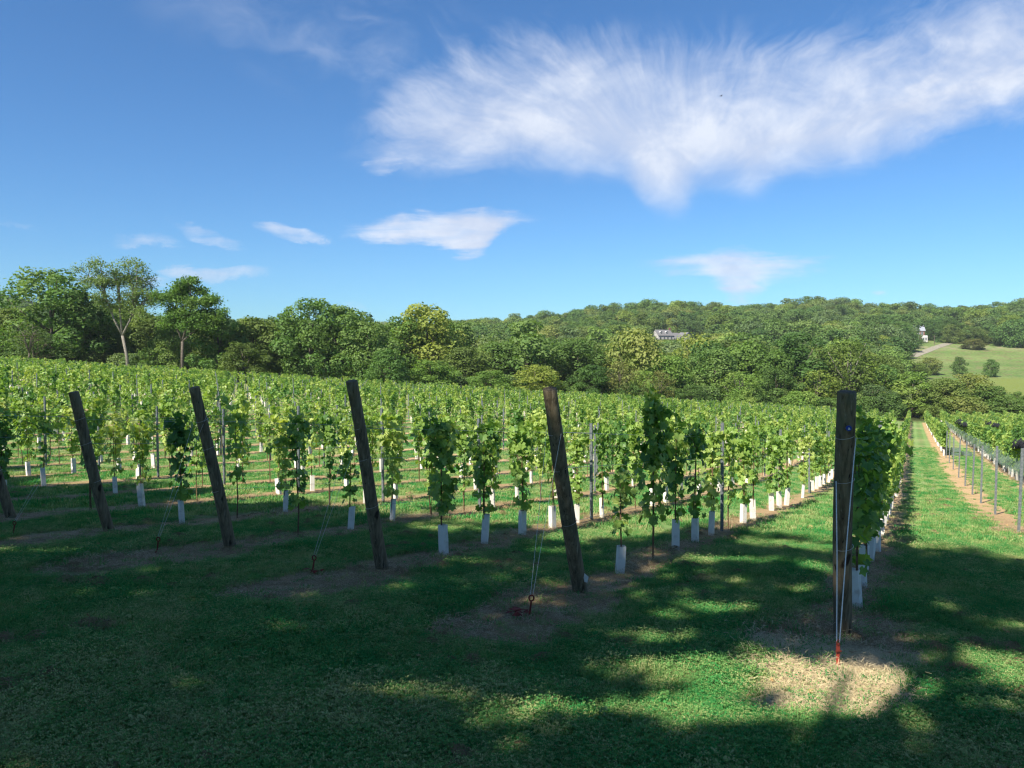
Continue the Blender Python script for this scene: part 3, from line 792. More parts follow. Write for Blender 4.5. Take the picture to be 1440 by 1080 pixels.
GL = {0: 'pair of pale guy wires from rightmost post to bright red anchor', 1: 'pair of thin guy wires from tagged leaning post to its anchor', 2: 'pair of thin guy wires holding the middle leaning post',
      3: 'guy wires running to the hooked anchor, second post from left', 4: 'faint guy wires holding the leftmost whole leaning post'}
for k in range(6):
    rt, base, ax, side, oth = end_post(k)
    if k > 4: continue
    gx, gy = ground_at(*ANCH[k])
    gz = T(gx, gy); g = Vector((gx, gy, gz))
    a = bpy.data.objects.new('ground_anchor', None); COL.objects.link(a); a.location = g
    tag(a, AL[k], 'anchor', 'red ground anchors of the end posts')
    m1 = MB()
    if k == 0:
        m1.box((0, 0, .05), (.009, .006, .10)); m1.box((.001, -.001, .128), (.011, .007, .036)); link('rod', m1.mesh('rod', [M_RED]), a, rot=(RAD(-6), RAD(2), 0))
        m2 = MB(); m2.tube([(-.004, 0, .165), (-.012, -.004, .185), (0, 0, .20), (.012, .004, .185), (.004, 0, .165)], .004, 6); link('eye', m2.mesh('eye', [M_RED]), a)
        m2 = MB(); m2.tube([(-.02, -.01, .122), (.02, -.01, .122)], .006, 6); link('bolt', m2.mesh('bolt', [M_RUST]), a)
        hd = g + Vector((0, 0, .185))
    else:
        m1.tube([(-.05, .0, -.02), (-.01, 0, .03), (.0, 0, .09), (.008, 0, .145)], [.009, .009, .009, .008], 7); link('rod', m1.mesh('rod', [M_RUST]), a)
        m2 = MB(); m2.tube([(.008 + .021 * math.cos(t), .0, .165 + .025 * math.sin(t)) for t in np.linspace(0, 6.28, 13)], .007, 6, False); link('eye', m2.mesh('eye', [M_RUST]), a)
        hd = g + Vector((.008, 0, .18))
        if k in (1, 2):
            m2 = MB(); r = random.Random(k)
            nn = 16 if k == 1 else 6
            for q in range(nn):
                cx, cy = -.13 + r.gauss(0, .06) if k == 1 else r.gauss(.03, .03), r.gauss(0, .05)
                s = r.uniform(.015, .035); aa = r.uniform(0, 3.14)
                p = [Vector((cx + s * math.cos(aa + w_) * (1.6 if w_ in (0, 3.14) else .6), cy + s * math.sin(aa + w_), .018 + r.uniform(0, .035))) for w_ in (0, 1.57, 3.14, 4.71)]
                m2.raw(p + [w_ + Vector((0, 0, .003)) for w_ in p], [(3, 2, 1, 0), (4, 5, 6, 7), (0, 1, 5, 4), (1, 2, 6, 5), (2, 3, 7, 6), (3, 0, 4, 7)])
            rb = link('red_ribbon_scraps', m2.mesh('red_ribbon_scraps', [M_RUST]), a); tag(rb, kind='stuff')
    gw = bpy.data.objects.new('guy_wire', None); COL.objects.link(gw); gw.location = g
    hh = 1.64 if k == 0 else 1.72
    for s in (-1, 1):
        topp = base + ax * (hh / PTOP[k]) + side * (s * .074) - (oth if oth.y > 0 else -oth) * .01
        if k == 0: topp = base + ax * ((1.64 if s > 0 else 1.31) / PTOP[k]) + side * (s * .073) - (oth if oth.y > 0 else -oth) * (.02)
        pts = [hd + Vector((s * .010, 0, -.005)), hd.lerp(topp, .5) - Vector((0, 0, .004)), topp]
        m2 = MB(); m2.tube([p - g for p in pts], .0040 if k == 0 else .0015, 6); link('strand', m2.mesh('strand', [M_ROPE]), gw)
    tag(gw, GL[k], 'guy wire', 'guy wires of the end posts')
HN = ['lowest', 'middle', 'top']
for k in range(0, 12):
    v = V0 + ROW * k
    for wi, h in enumerate(WZ):
        ln = LEAN.get(k, .5); pts = []
        u = UE if k else 6.73
        x, y = xy(u - ln * h / 1.95, v); pts.append(Vector((x, y, T(*xy(u, v)) + h)))
        u2 = UE + 6.45
        while u2 < 64:
            x, y = xy(u2, v); pts.append(Vector((x, y - .03, T(x, y) + h))); u2 += 6.4
        full = []
        for p, q in zip(pts[:-1], pts[1:]):
            full += [p, p.lerp(q, .5) - Vector((0, 0, .012))]
        full.append(pts[-1])
        mb = MB(); mb.tube(full, .0019, 4)
        o = link('trellis_wire', mb.mesh('trellis_wire', [M_WIRE]))
        tag(o, f"{HN[wi]} thin trellis wire of the {rowname(k)}", 'wire', 'trellis wires')

# ------------------------------------------------------------------ netting on the right-hand rows
def mk_net(name, col, op, sc):
    m_, t, out = mat(name)
    pos = t.new('ShaderNodeNewGeometry').outputs['Position']
    n = t.noise(pos, sc, 4, .65)
    d = t.new('ShaderNodeBsdfDiffuse'); t.put(d.inputs[0], col)
    tr = t.new('ShaderNodeBsdfTransparent')
    mx = t.new('ShaderNodeMixShader'); t.l.new(t.lin(n, .3, .7, op - .14, op + .14), mx.inputs[0])
    t.l.new(tr.outputs[0], mx.inputs[1]); t.l.new(d.outputs[0], mx.inputs[2]); t.l.new(mx.outputs[0], out.inputs[0])
    return m_
M_NET = mk_net('green_bird_net', (.34, .46, .38), .30, 1.2)
M_BNET = mk_net('black_net', (.035, .038, .045), .85, 3.0)
def net_curtain(k, u0, u1, side, z0, z1, m_, label):
    v = V0 + ROW * k; r = random.Random(k * 7)
    us = np.arange(u0, u1, .5); vs = []; fs = []
    nz = 6
    for i, u in enumerate(us):
        sag = .05 * math.sin(u * .7) + .03 * math.sin(u * 1.7 + 1)
        for q in range(nz):
            t = q / (nz - 1)
            off = side * (.30 + .04 * math.sin(u * 1.1 + q) - .10 * t + r.uniform(-.02, .02))
            x, y = xy(u, v + off); zz = z0 + sag * .5 + (z1 + sag - z0 - sag * .5) * t
            vs.append((x, y, T(x, y) + zz))
    for i in range(len(us) - 1):
        for q in range(nz - 1): a = i * nz + q; fs.append((a, a + 1, a + nz + 1, a + nz))
    o = link('bird_netting', mesh_np('bird_netting', vs, fs, [m_], True))
    md = o.modifiers.new('t', 'SOLIDIFY'); md.thickness = .004
    tag(o, label, 'netting')
net_curtain(-2, 24, 128, 1, .42, 1.08, M_NET, 'long blue-green bird netting hung along the left side of the right vine rows')
net_curtain(-1, 61, 66, -1, .2, 1.5, M_NET, 'short bundle of green netting at the near end of the steel post row vines')
def net_drape(k, u0, u1, label):
    v = V0 + ROW * k; us = np.arange(u0, u1, .4); vs = []; fs = []; r = random.Random(k)
    prof = [(-.30, 1.45), (-.27, 1.62), (-.12, 1.74), (.12, 1.76), (.26, 1.60), (.30, 1.42)]
    for i, u in enumerate(us):
        e = min(1, (i + 1) / 4, (len(us) - i) / 4)
        for (a, h) in prof:
            x, y = xy(u, v + a * e * 1.05 + r.uniform(-.04, .04)); vs.append((x, y, T(x, y) + 1.70 + (h - 1.6) * e * 1.2 + .06 * math.sin(u * 1.3 + a * 4) + .05 * math.sin(u * .5) + r.uniform(-.05, .05)))
    nz = len(prof)
    for i in range(len(us) - 1):
        for q in range(nz - 1): a = i * nz + q; fs.append((a, a + 1, a + nz + 1, a + nz))
    o = link('bird_netting', mesh_np('bird_netting', vs, fs, [M_BNET], True))
    md = o.modifiers.new('t', 'SOLIDIFY'); md.thickness = .01
    tag(o, label, 'netting', 'black nets bundled on top of the right vine rows')
net_drape(-2, 76, 98, 'far short black net bundled on top of the vines near the aisle')
net_drape(-3, 78, 93, 'middle black net lying over the vine tops at right')
net_drape(-2, 36.5, 44, 'nearest black net bundle over the vines at the right edge')
def crate():
    x, y = xy(60.5, V0 - ROW - .7); z = T(x, y)
    e = bpy.data.objects.new('picking_crates', None); COL.objects.link(e); e.location = (x, y, z); e.rotation_euler = (0, 0, ROT_ROW)
    M_C = simple('grey_green_plastic', (.07, .11, .10), (.12, .17, .15), 5, .6, .3)
    for q in range(3):
        c = bpy.data.objects.new('picking_crate', None)
        mb = MB()
        for s in (-1, 1):
            for h in (.05, .13, .21): mb.box((0, s * .24, h), (.34, .012, .025)); mb.box((s * .34, 0, h), (.012, .228, .025))
            for s2 in (-1, 1): mb.box((s * .325, s2 * .225, .13), (.014, .012, .13))
        mb.box((0, 0, .015), (.325, .225, .012))
        o = link('picking_crate', mb.mesh('picking_crate', [M_C]), None, (x + (.8 if q == 2 else 0), y + (.1 if q == 2 else 0), z + (.28 * q if q < 2 else 0)), (0, 0, ROT_ROW + .1 * q))
        tag(o, ['dark slatted picking crate, lower of two beside the netting bundle', 'dark slatted picking crate, upper of two beside the netting bundle', 'single dark slatted crate right of the stacked crates'][q], 'crate', 'dark crates on the grass aisle')
    bpy.data.objects.remove(e)
crate()

# ------------------------------------------------------------------ trees
def crown(seed, H, Rr, nl, nleaf, ls, low=.22, gap=0.0, irr=.3, shape='round', lobe=1.0):
    """clumpy crown: leaves sit on many overlapping lobes"""
    r = np.random.default_rng(seed)
    ctr = []; rad_ = []
    for i in range(nl):
        t = (i + r.random()) / nl
        h = low + (1 - low) * t
        w = math.sin(math.pi * min(1, max(0, (h - low) / (1 - low) * .80 + .17))) ** .7 if shape == 'round' else (1.1 - .9 * (h - low) / (1 - low))
        if shape == 'vase': w = .35 + .75 * math.sin(math.pi * min(1, (h - low) / (1 - low) * .72 + .05))
        a = i * 2.399 + r.uniform(-.5, .5); d = Rr * w * (.50 + .42 * r.random()) * (1 + irr * r.normal() * .5)
        lr = Rr * lobe * (.24 + .17 * r.random()) * (1 - .3 * (h > .85))
        ctr.append((d * math.cos(a), d * math.sin(a), min(h * H, H - lr * .7))); rad_.append(lr)
    ctr = np.array(ctr); rad_ = np.array(rad_)
    p = rad_ ** 2; p /= p.sum()
    L = r.choice(nl, nleaf, p=p)
    d = r.normal(size=(nleaf, 3)); d /= np.linalg.norm(d, axis=1, keepdims=True)
    rr = rad_[L] * (1.0 - .35 * r.random(nleaf) ** 1.6)
    # sub-clumps make the surface of each lobe uneven
    ph = r.uniform(0, 6.28, (nl, 3)); fr = r.uniform(3.0, 5.5, (nl, 3))
    bumpy = np.sin(d[:, 0] * fr[L, 0] + ph[L, 0]) * np.sin(d[:, 1] * fr[L, 1] + ph[L, 1]) * np.sin(d[:, 2] * fr[L, 2] + ph[L, 2])
    rr = rr * (1 + .28 * bumpy)
    C = ctr[L] + d * rr[:, None] * np.array([1.08, 1.08, .85])
    if gap > 0:
        keep = (bumpy + .35 * r.normal(size=nleaf)) > -gap
        keep = bumpy + .25 * r.normal(size=nleaf) > (gap - .5)
        C = C[keep]; d = d[keep]
    Nn = d + np.array([0, 0, .5]) + r.normal(0, .55, d.shape)
    S = ls * r.uniform(.65, 1.35, len(C))
    v, f = cards(C, Nn, S, r)
    return v, f, ctr, rad_
def limbs(seed, H, ctr, rt=.25, fork=.3, k=7, n=9, lean=0.0):
    mb = MB(); r = random.Random(seed)
    fz = H * fork
    mb.tube([(0, 0, -.6), (lean * .3, .0, fz * .5), (lean, 0, fz), (lean * 1.3, .1, H * .62), (lean * 1.1, 0, H * .85)], [rt * 1.2, rt * .85, rt * .72, rt * .4, rt * .1], k)
    idx = sorted(range(len(ctr)), key=lambda i: r.random())[:n]
    for i in idx:
        c = ctr[i]; z0 = fz + (c[2] - fz) * r.uniform(.0, .45); z0 = max(z0, fz * .8)
        m1 = (c[0] * .5 + r.uniform(-.4, .4) + lean, c[1] * .5 + r.uniform(-.4, .4), z0 + (c[2] - z0) * .45)
        mb.tube([(lean, 0, z0), m1, tuple(c)], [rt * .42, rt * .26, rt * .08], 5)
    return mb
PROTO = []      # (trunk mesh, crown mesh, height, radius)
def add_proto(seed, H, Rr, nl, nleaf, ls, bark=M_BARK, **kw):
    v, f, c, rr = crown(seed, H, Rr, nl, nleaf, ls, **kw)
    mb = limbs(seed, H, c, .018 * H + .04, .25)
    PROTO.append((mb.mesh('trunk', [bark], True), mesh_np('crown', v, f, [M_TREE]), H, Rr))
add_proto(1, 14, 5.0, 34, 9500, .42, low=.12)
add_proto(2, 15, 4.6, 30, 8500, .40, low=.15, irr=.5)
add_proto(3, 13, 5.4, 40, 10500, .42, low=.10, irr=.2)
add_proto(4, 16, 5.2, 30, 8000, .42, low=.16, irr=.6)
add_proto(5, 12, 4.6, 28, 8000, .36, low=.06, irr=.3)
add_proto(6, 15, 4.2, 28, 7500, .40, low=.10, irr=.5)
add_proto(7, 16, 5.6, 28, 5200, .40, low=.22, irr=.7, gap=.35, bark=M_PALEBARK)     # sycamore, open crown
add_proto(8, 4, 2.9, 22, 6000, .24, low=.02, irr=.3)                                # shrub
add_proto(9, 14, 4.4, 26, 4200, .36, low=.25, irr=.6, gap=.42)                      # loose crown
add_proto(20, 14, 5.6, 15, 5200, .62, low=.05, irr=.35, lobe=1.45)                   # broad woodland crowns
add_proto(21, 15, 5.2, 12, 4800, .60, low=.05, irr=.5, lobe=1.55)
add_proto(22, 13, 6.0, 18, 5600, .62, low=.05, irr=.25, lobe=1.35)
add_proto(23, 17, 4.8, 13, 4600, .60, low=.08, irr=.55, lobe=1.5)
def place_tree(p, x, y, h, wr, col, label, name='tree', cat='tree', group=None, rz=None):
    tm, cm, H, Rr = PROTO[p]
    t = bpy.data.objects.new(name, None); COL.objects.link(t)
    s = h / H; sw = wr / Rr
    t.location = (x, y, T(x, y) - .1); t.scale = (sw, sw, s); t.rotation_euler = (0, 0, random.uniform(0, 6.28) if rz is None else rz)
    link('trunk', tm, t); c = link('crown', cm, t); c.color = (*col, 1)
    tag(t, label, cat, group)
    return t
DK = (.80, .95, .85); MG = (.95, 1.0, .9); YG = (1.36, 1.22, .85); OL = (1.22, 1.06, .95); LG = (1.25, 1.3, 1.0); GG = (1.1, 1.05, 1.35); BR = (1.55, 1.0, 1.1)
# px of the crown's middle, px of its top, distance, px half width, prototype, colour, label
TL = [
 (74, 378, 126, 60, 3, DK, 'tall dark green tree left of the forked sparse tree', 'tree'),
 (118, 408, 128, 38, 1, DK, 'dark green shoulder tree right beside the tallest left dark tree', 'tree'),
 (12, 432, 130, 42, 2, OL, 'olive green round tree cut by the left edge', 'tree'),
 (48, 462, 121, 34, 8, GG, 'grey-green thin tree with bare limbs near the left edge', 'tree'),
 (146, 438, 136, 40, 0, MG, 'mid green tree directly behind the forked sparse tree', 'tree'),
 (208, 446, 134, 40, 2, OL, 'olive tree between the forked tree and the walnut-like tree', 'tree'),
 (240, 455, 126, 34, 4, MG, 'low green tree under the walnut-like tree at left', 'tree'),
 (308, 440, 124, 36, 1, DK, 'dark tree joined to the right side of the walnut-like tree', 'tree'),
 (356, 446, 128, 46, 2, OL, 'olive brown rounded tree left of the big dark pair', 'tree'),
 (342, 480, 119, 36, 4, OL, 'low olive shrub-like tree behind the vines at left', 'tree'),
 (400, 440, 132, 34, 5, MG, 'narrow green tree between olive tree and tall dark tree', 'tree'),
 (436, 420, 128, 44, 3, DK, 'tallest dark green tree of the pair left of the sky gap', 'tree'),
 (482, 428, 130, 44, 1, DK, 'second big dark green tree, right of its taller twin', 'tree'),
 (520, 452, 128, 38, 0, DK, 'dark green tree at the left side of the sky gap', 'tree'),
 (548, 490, 122, 34, 4, DK, 'low very dark rounded tree below the sky gap', 'tree'),
 (600, 428, 150, 54, 0, YG, 'yellow-green round tall tree right of the sky gap', 'tree'),
 (640, 452, 165, 40, 2, MG, 'green tree tucked behind the yellow-green round tree', 'tree'),
 (606, 505, 128, 40, 4, LG, 'pale green bushy tree under the yellow-green tall tree', 'tree'),
 (655, 488, 140, 42, 0, OL, 'soft olive round tree in front of the woods, left of centre', 'tree'),
 (700, 480, 150, 40, 2, MG, 'round mid green tree left of the centre post', 'tree'),
 (690, 520, 128, 34, 4, LG, 'small pale green tree at the field edge near centre', 'tree'),
 (752, 512, 130, 42, 4, YG, 'yellow-green bushy tree just left of tagged post top', 'tree'),
 (745, 470, 170, 44, 0, MG, 'rounded green tree behind the yellow-green bush at centre', 'tree'),
 (812, 478, 150, 42, 3, MG, 'tall mid green tree right of the tagged post top', 'tree'),
 (836, 512, 133, 30, 1, DK, 'dark green tree behind steel post at centre', 'tree'),
 (872, 508, 132, 24, 8, BR, 'thin brownish tree with visible trunk, centre of woods edge', 'tree'),
 (900, 475, 165, 40, 0, DK, 'dark tree behind the brownish thin tree', 'tree'),
 (908, 520, 136, 28, 4, LG, 'bright green rounded tree right of the brownish tree', 'tree'),
 (940, 500, 142, 34, 2, LG, 'bright green tree with russet side near the centre', 'tree'),
 (930, 520, 131, 20, 8, BR, 'small russet tinted tree in front of the bright green one', 'tree'),
 (975, 468, 160, 50, 6, YG, 'large yellow-green sycamore below the white house', 'sycamore_tree'),
 (1005, 490, 146, 40, 0, DK, 'dark green dense tree right of the large sycamore', 'tree'),
 (972, 540, 130, 26, 4, MG, 'low dark green tree at the field edge right of centre', 'tree'),
 (1040, 522, 138, 38, 8, LG, 'pale open-crowned tree with light limbs right of centre', 'tree'),
 (1055, 478, 175, 40, 2, OL, 'olive tree rising behind the pale open-crowned tree', 'tree'),
 (1092, 516, 140, 34, 4, MG, 'round mid green tree left of the big sycamore', 'tree'),
 (1110, 490, 165, 30, 1, DK, 'dark tree with green head left of the big sycamore', 'tree'),
 (1150, 520, 142, 34, 8, YG, 'yellow tinged tree at the left foot of the big sycamore', 'tree'),
 (1196, 474, 152, 50, 6, YG, 'big yellow-green sycamore with white limbs behind the rightmost post', 'sycamore_tree'),
 (1225, 500, 158, 40, 3, OL, 'olive tree right of the big sycamore', 'tree'),
 (1228, 540, 140, 34, 4, GG, 'grey-green rounded bushy tree just right of the rightmost post', 'tree'),
 (1246, 512, 150, 22, 1, DK, 'dark narrow tree beside the grey-green bushy tree', 'tree'),
 (1284, 522, 146, 36, 5, LG, 'light green layered tree at the end of the grass aisle', 'tree'),
 (1330, 532, 142, 34, 2, OL, 'olive brown dome-shaped tree right of the aisle end', 'tree'),
 (1362, 524, 146, 40, 4, OL, 'broad olive willow-like tree right of the aisle end', 'tree'),
 (1392, 542, 142, 30, 0, MG, 'mid green round tree second from the right edge', 'tree'),
 (1425, 560, 138, 36, 4, DK, 'dark green low shrubby tree at the right edge', 'tree'),
 (1455, 556, 140, 34, 4, MG, 'green low tree cut off by the right edge', 'tree'),
]
PLACED = []
def pt(px, y): return (px - 720) / F * y
for (px, top, dist, hw, p, col, lab, nm) in TL:
    x = pt(px, dist); z = T(x, dist)
    ang = math.atan((540 - top) / F) - PITCH
    h = dist * math.tan(ang) - z
    place_tree(p, x, dist, max(h, 4), hw * dist / F * 1.0, col, lab, nm)
    PLACED.append((x, dist))
# undergrowth along the field edge
n_ = 0
for q in range(46):
    px = 10 + q * 32 + random.uniform(-9, 9); 
    if 1262 < px < 1296: continue
    x0 = pt(px, 125); y = float(yend(x0)) + 4 + random.uniform(0, 5); x = pt(px, y)
    place_tree(7, x, y, random.uniform(2.6, 4.8), random.uniform(2.6, 4.0), random.choice([OL, MG, LG, GG, MG]),
               f"low leafy shrub at the vineyard's far edge, {ordw(n_ + 1)} from the left", 'shrub', 'shrub', 'undergrowth shrubs along the vineyard edge'); n_ += 1

# the forked sparse tree and the walnut-like tree are built on their own branches
def hero_tree(name, px, dist, top, fork, tips, leaf_n, ls, col, label, bark, rt=.26, clr=1.15, mains=((0, .36),), lean=0):
    x = pt(px, dist); z = T(x, dist); r = np.random.default_rng(int(px))
    s = dist / F
    H = dist * math.tan(math.atan((540 - top) / F) - PITCH) - z
    mb = MB(); C = []; 
    fz = H * fork
    f0 = Vector((lean * s, 0, fz))
    mb.tube([(0.3, 0, -.6), (.15 + lean * s * .3, 0, fz * .5), f0], [rt * 1.15, rt * .95, rt * .85], 8)
    ml = [Vector((a_ * s, r.uniform(-.6, .6), H * b_)) for a_, b_ in mains]
    for e in ml:
        if (e - f0).length > .3: mb.tube([f0, f0.lerp(e, .5) + Vector((r.uniform(-.2, .2), 0, -.15)), e], [rt * .72, rt * .6, rt * .48], 7)
    for (dxp, fy, dep) in tips:
        tip = Vector((dxp * s, dep, H * fy)); e0 = min(ml, key=lambda q: abs(q.x - tip.x)); b0 = f0.lerp(e0, 1.0 if tip.z > e0.z + 2.5 else r.uniform(.5, .9))
        mid = b0.lerp(tip, .5) + Vector((r.uniform(-.5, .5), r.uniform(-.5, .5), .5))
        mb.tube([b0, mid, tip], [rt * .6, rt * .34, rt * .08], 6)
        nt = 7
        for q in range(nt):
            t = .35 + .65 * (q + r.random()) / nt
            p = b0.lerp(mid, t * 2) if t < .5 else mid.lerp(tip, t * 2 - 1)
            d = Vector((r.normal(), r.normal(), r.uniform(-.1, 1.0))).normalized()
            e = p + d * r.uniform(.9, 2.1) * clr
            mb.tube([p, p.lerp(e, .5) + Vector((0, 0, .12)), e], [.05, .035, .012], 4)
            m_ = leaf_n // (nt * len(tips))
            for w_ in range(3):
                c0 = p.lerp(e, r.uniform(.45, 1.05))
                pts = np.array(c0) + r.normal(0, 1, (m_ // 3, 3)) * np.array([.50, .50, .33]) * clr
                C.append(pts)
    C = np.vstack(C); Nn = r.normal(0, .7, C.shape) + np.array([0, 0, .8])
    v, f = cards(C, Nn, ls * r.uniform(.6, 1.3, len(C)), r)
    t = bpy.data.objects.new(name, None); COL.objects.link(t); t.location = (x, dist, z)
    link('trunk', mb.mesh('trunk', [bark], True), t); c = link('crown', mesh_np('crown', v, f, [M_TREE]), t); c.color = (*col, 1)
    tag(t, label, 'tree')
hero_tree('forked_tree', 179, 121, 362, .34, [(-62, .90, 0), (-42, .95, 1.5), (-18, .93, -1), (2, .98, .6), (20, .93, -1), (38, .82, 1), (-14, .78, 1.6), (18, .72, -1.5), (-34, .80, -.6), (34, .62, 0), (2, .84, 1), (-50, .80, 1), (42, .70, -1), (-26, .55, 1), (26, .50, -1), (-4, .58, 1.2), (-34, .66, -1), (10, .48, 1)],
          12500, .27, (1.35, 1.2, 1.45), 'tall sparse tree with pale forked trunk rising above the left treeline', M_PALEBARK, .25, 1.1, ((-30, .66), (12, .62), (-12, .80)), -6)
hero_tree('walnut_tree', 254, 120, 385, .36, [(-22, .78, 0), (-2, .90, .5), (14, .95, -1), (4, .82, .6), (30, .86, .8), (46, .74, 0), (8, .74, -1.2), (64, .62, .6), (-12, .62, 1.2), (28, .62, -.8), (50, .58, .5), (-16, .48, 1), (16, .46, -1), (40, .46, .5), (2, .54, 1.2)],
          19000, .32, (.90, 1.03, .9), 'airy green walnut-like tree leaning right of the forked tree', M_BARK, .24, 1.0, ((-8, .62), (16, .68), (32, .55)), 3)
hero_tree('bare_tree', 40, 117, 452, .25, [(-14, .9, 0), (4, .95, .5), (14, .8, -.6), (-8, .7, .8), (10, .65, 1)], 700, .2, (1.3, 1.1, 1.2), 'half bare grey tree with dry twigs near the left edge', M_BARK, .2, 1.0)

# woodland up the hills
def in_meadow(a, y): return (a > .500 + .014 * math.sin(y * .11)) and 205 < y < (446 if a < .56 else 404 - 10 * math.sin(a * 40))
cand = []
rf = random.Random(5)
y = 148.0
while y < 690:
    sp = 8.8 if y < 450 else 9.6
    xm = (.74 if y > 400 else .9) * y; x = -xm + rf.uniform(0, sp)
    while x < xm:
        xx = x + rf.uniform(-2.4, 2.4); yy = y + rf.uniform(-2.4, 2.4); a = xx / yy; px = 720 + 1080 * a
        ok = True
        if in_meadow(a, yy): ok = False
        if a > .455 and 176 < yy < 262 and (a > .51): ok = False
        if px > 1252 and yy < 272 and a < .8: ok = (yy < 176 and rf.random() < .5)
        if 905 < px < 1000 and 345 < yy < 468: ok = False                      # open lawn before the white house
        if 1272 < px < 1312 and 405 < yy < 452: ok = False                     # brick house
        if yy < 185 and 1266 < px < 1298 and yy < 150: ok = False
        if any((xx - q[0]) ** 2 + (yy - q[1]) ** 2 < 22 for q in PLACED if abs(q[1] - yy) < 6): ok = False
        if yy < 185 and px < 560 and yy < 140: ok = False
        if ok: cand.append((xx, yy, rf.random(), rf.random(), rf.random()))
        x += sp
    y += sp * .92
COLS = [MG, OL, DK, LG, MG, YG, MG, OL, GG, DK]
def hgt(yy, px, r):
    h = 9.5 + 8 * r * r + 2 * math.sin(yy * .05 + px * .02)
    if yy < 230: h = 10 + 6 * r
    # keep the view to the two houses open
    if 900 < px < 1005 and 225 < yy < 346: h = min(h, (.026 * yy - T(pt(px, yy), yy)) * .9)
    if 1255 < px and yy < 272: h = min(h, (-.046 * yy - T(pt(px, yy), yy)) * (.6 + .4 * r))
    return max(h, 3)
nI = 300 - len(TL) - 6
# the individuals: nearest ones and those standing on the skyline
cand.sort(key=lambda q: q[1])
ind = cand[:nI]; rest_t = cand[nI:]
DW = {id(MG): 'mid green', id(OL): 'olive', id(DK): 'dark green', id(LG): 'light green', id(YG): 'yellow-green', id(GG): 'grey-green'}
DN = {}
ind.sort(key=lambda q: q[0] / q[1])
for (xx, yy, a, b, c) in ind:
    px = 720 + 1080 * xx / yy; h = hgt(yy, px, a); col = COLS[int(b * 10) % 10]; p = (0, 9, 2, 10, 11, 5, 12, 11, 6)[int(c * 9)]
    band_ = 'left' if px < 480 else 'centre' if px < 960 else 'right'
    place_tree(p, xx, yy, h, h * (.34 + .08 * b), tuple(k_ * (.9 + .2 * c) for k_ in col), f"{DW[id(col)]} valley woods tree, {ordw(DN.setdefault(id(col), 0) + 1)} of its colour from the left", 'woodland_tree', 'tree', f'{DW[id(col)]} trees of the valley woods'); DN[id(col)] += 1
def rep(n, f): return f
tp = []
M_FOREST = []
for ci, cc in enumerate([MG, OL, DK, LG, YG, GG]):
    M_FOREST.append(leafmat('woodland_leaf', [tuple(v * k_ for v, k_ in zip(q, cc)) for q in ((.082, .138, .044), (.126, .200, .062), (.185, .248, .084))], 0.38, (1.2, 1.3, .5), .6, .2, .05, False, .7))
for ci in range(6):
    for p in (9, 10, 11, 12):
        me = PROTO[p][1].copy(); me.materials.clear(); me.materials.append(M_FOREST[ci])
        tp.append(proto_obj('woodland_crown', me))
pr_h = [PROTO[p][2] for p in (9, 10, 11, 12)] * 6; pr_r = [PROTO[p][3] for p in (9, 10, 11, 12)] * 6
P3 = []; SC3 = []; R3 = []; I3 = []
CI = [0, 1, 2, 3, 0, 4, 0, 1, 5, 2]
for (xx, yy, a, b, c) in rest_t:
    px = 720 + 1080 * xx / yy; h = hgt(yy, px, a)
    i = CI[int(b * 10) % 10] * 4 + int(c * 4); hh = h / pr_h[i]; w = h * (.40 + .12 * b) / pr_r[i]
    P3.append((xx, yy, T(xx, yy) - .4)); SC3.append((w, w, hh)); R3.append((0, 0, a * 62.8)); I3.append(i)
wd = scatter('woodland', tp, np.array(P3), np.array(R3), np.array(SC3), np.array(I3))
tag(wd, 'far green deciduous woods covering the hills', kind='stuff')

# meadow bushes and trees on the hillside
def spot(px, dist, p, h, w, col, lab, nm='bush', cat='bush'):
    place_tree(p, pt(px, dist), dist, h, w, col, lab, nm, cat)
spot(1306, 300, 4, 7, 5.0, OL, 'dark olive bush low on the hillside meadow, left side')
spot(1290, 285, 4, 6, 4.5, YG, 'yellowish bush at the meadow foot, left side')
spot(1349, 300, 4, 7.2, 3.0, MG, 'upright dark bush alone in the meadow middle')
spot(1393, 292, 4, 7, 3.0, DK, 'round dark bush in the meadow, right of the upright one')
if 0: spot(1418, 285, 8, 8, 3.0, DK, 'thin dark tree in the meadow near the right edge')
if 0: spot(1434, 285, 4, 8, 3.4, DK, 'dark bush in the meadow cut by the right edge')
spot(1368, 392, 4, 5.5, 6.5, BR, 'broad brownish bush high on the meadow')
spot(1366, 415, 2, 9, 7, OL, 'olive tree standing at the top edge of the meadow')
spot(1393, 425, 4, 7, 3.0, LG, 'small light green tree at the meadow top right')
spot(1420, 425, 2, 15, 8, YG, 'large yellow-green tree at the meadow top near right edge')
spot(1334, 425, 0, 13, 6, MG, 'round green tree right of the brick house drive')
spot(1312, 440, 2, 12, 7, DK, 'dark rounded tree just right of the brick house')
spot(1262, 395, 3, 14, 8, DK, 'tall dark tree left of the brick house')
spot(1244, 400, 1, 15, 7, DK, 'dark tree second to the left of the brick house')
spot(1252, 372, 4, 9, 6, OL, 'olive tree below the dark trees by the meadow drive')
spot(1278, 380, 1, 10, 5, DK, 'dark small tree shading the meadow drive')

# drive across the meadow
def drive():
    m_ = simple('gravel', (.20, .19, .15), (.29, .27, .22), 1.2, .95, .1, 0, .2)
    pts = [(1282, 364), (1292, 374), (1302, 384), (1314, 398), (1328, 412), (1340, 424)]
    vs = []; fs = []
    for i, (px, d_) in enumerate(pts):
        for s in (-1, 1):
            x = pt(px, d_) + s * 1.6; y = d_ - s * 1.6; vs.append((x, y, T(x, y) + .12))
    for i in range(len(pts) - 1): a = i * 2; fs.append((a, a + 1, a + 3, a + 2))
    o = link('gravel_road', mesh_np('gravel_road', vs, fs, [m_])); tag(o, kind='structure')
drive()

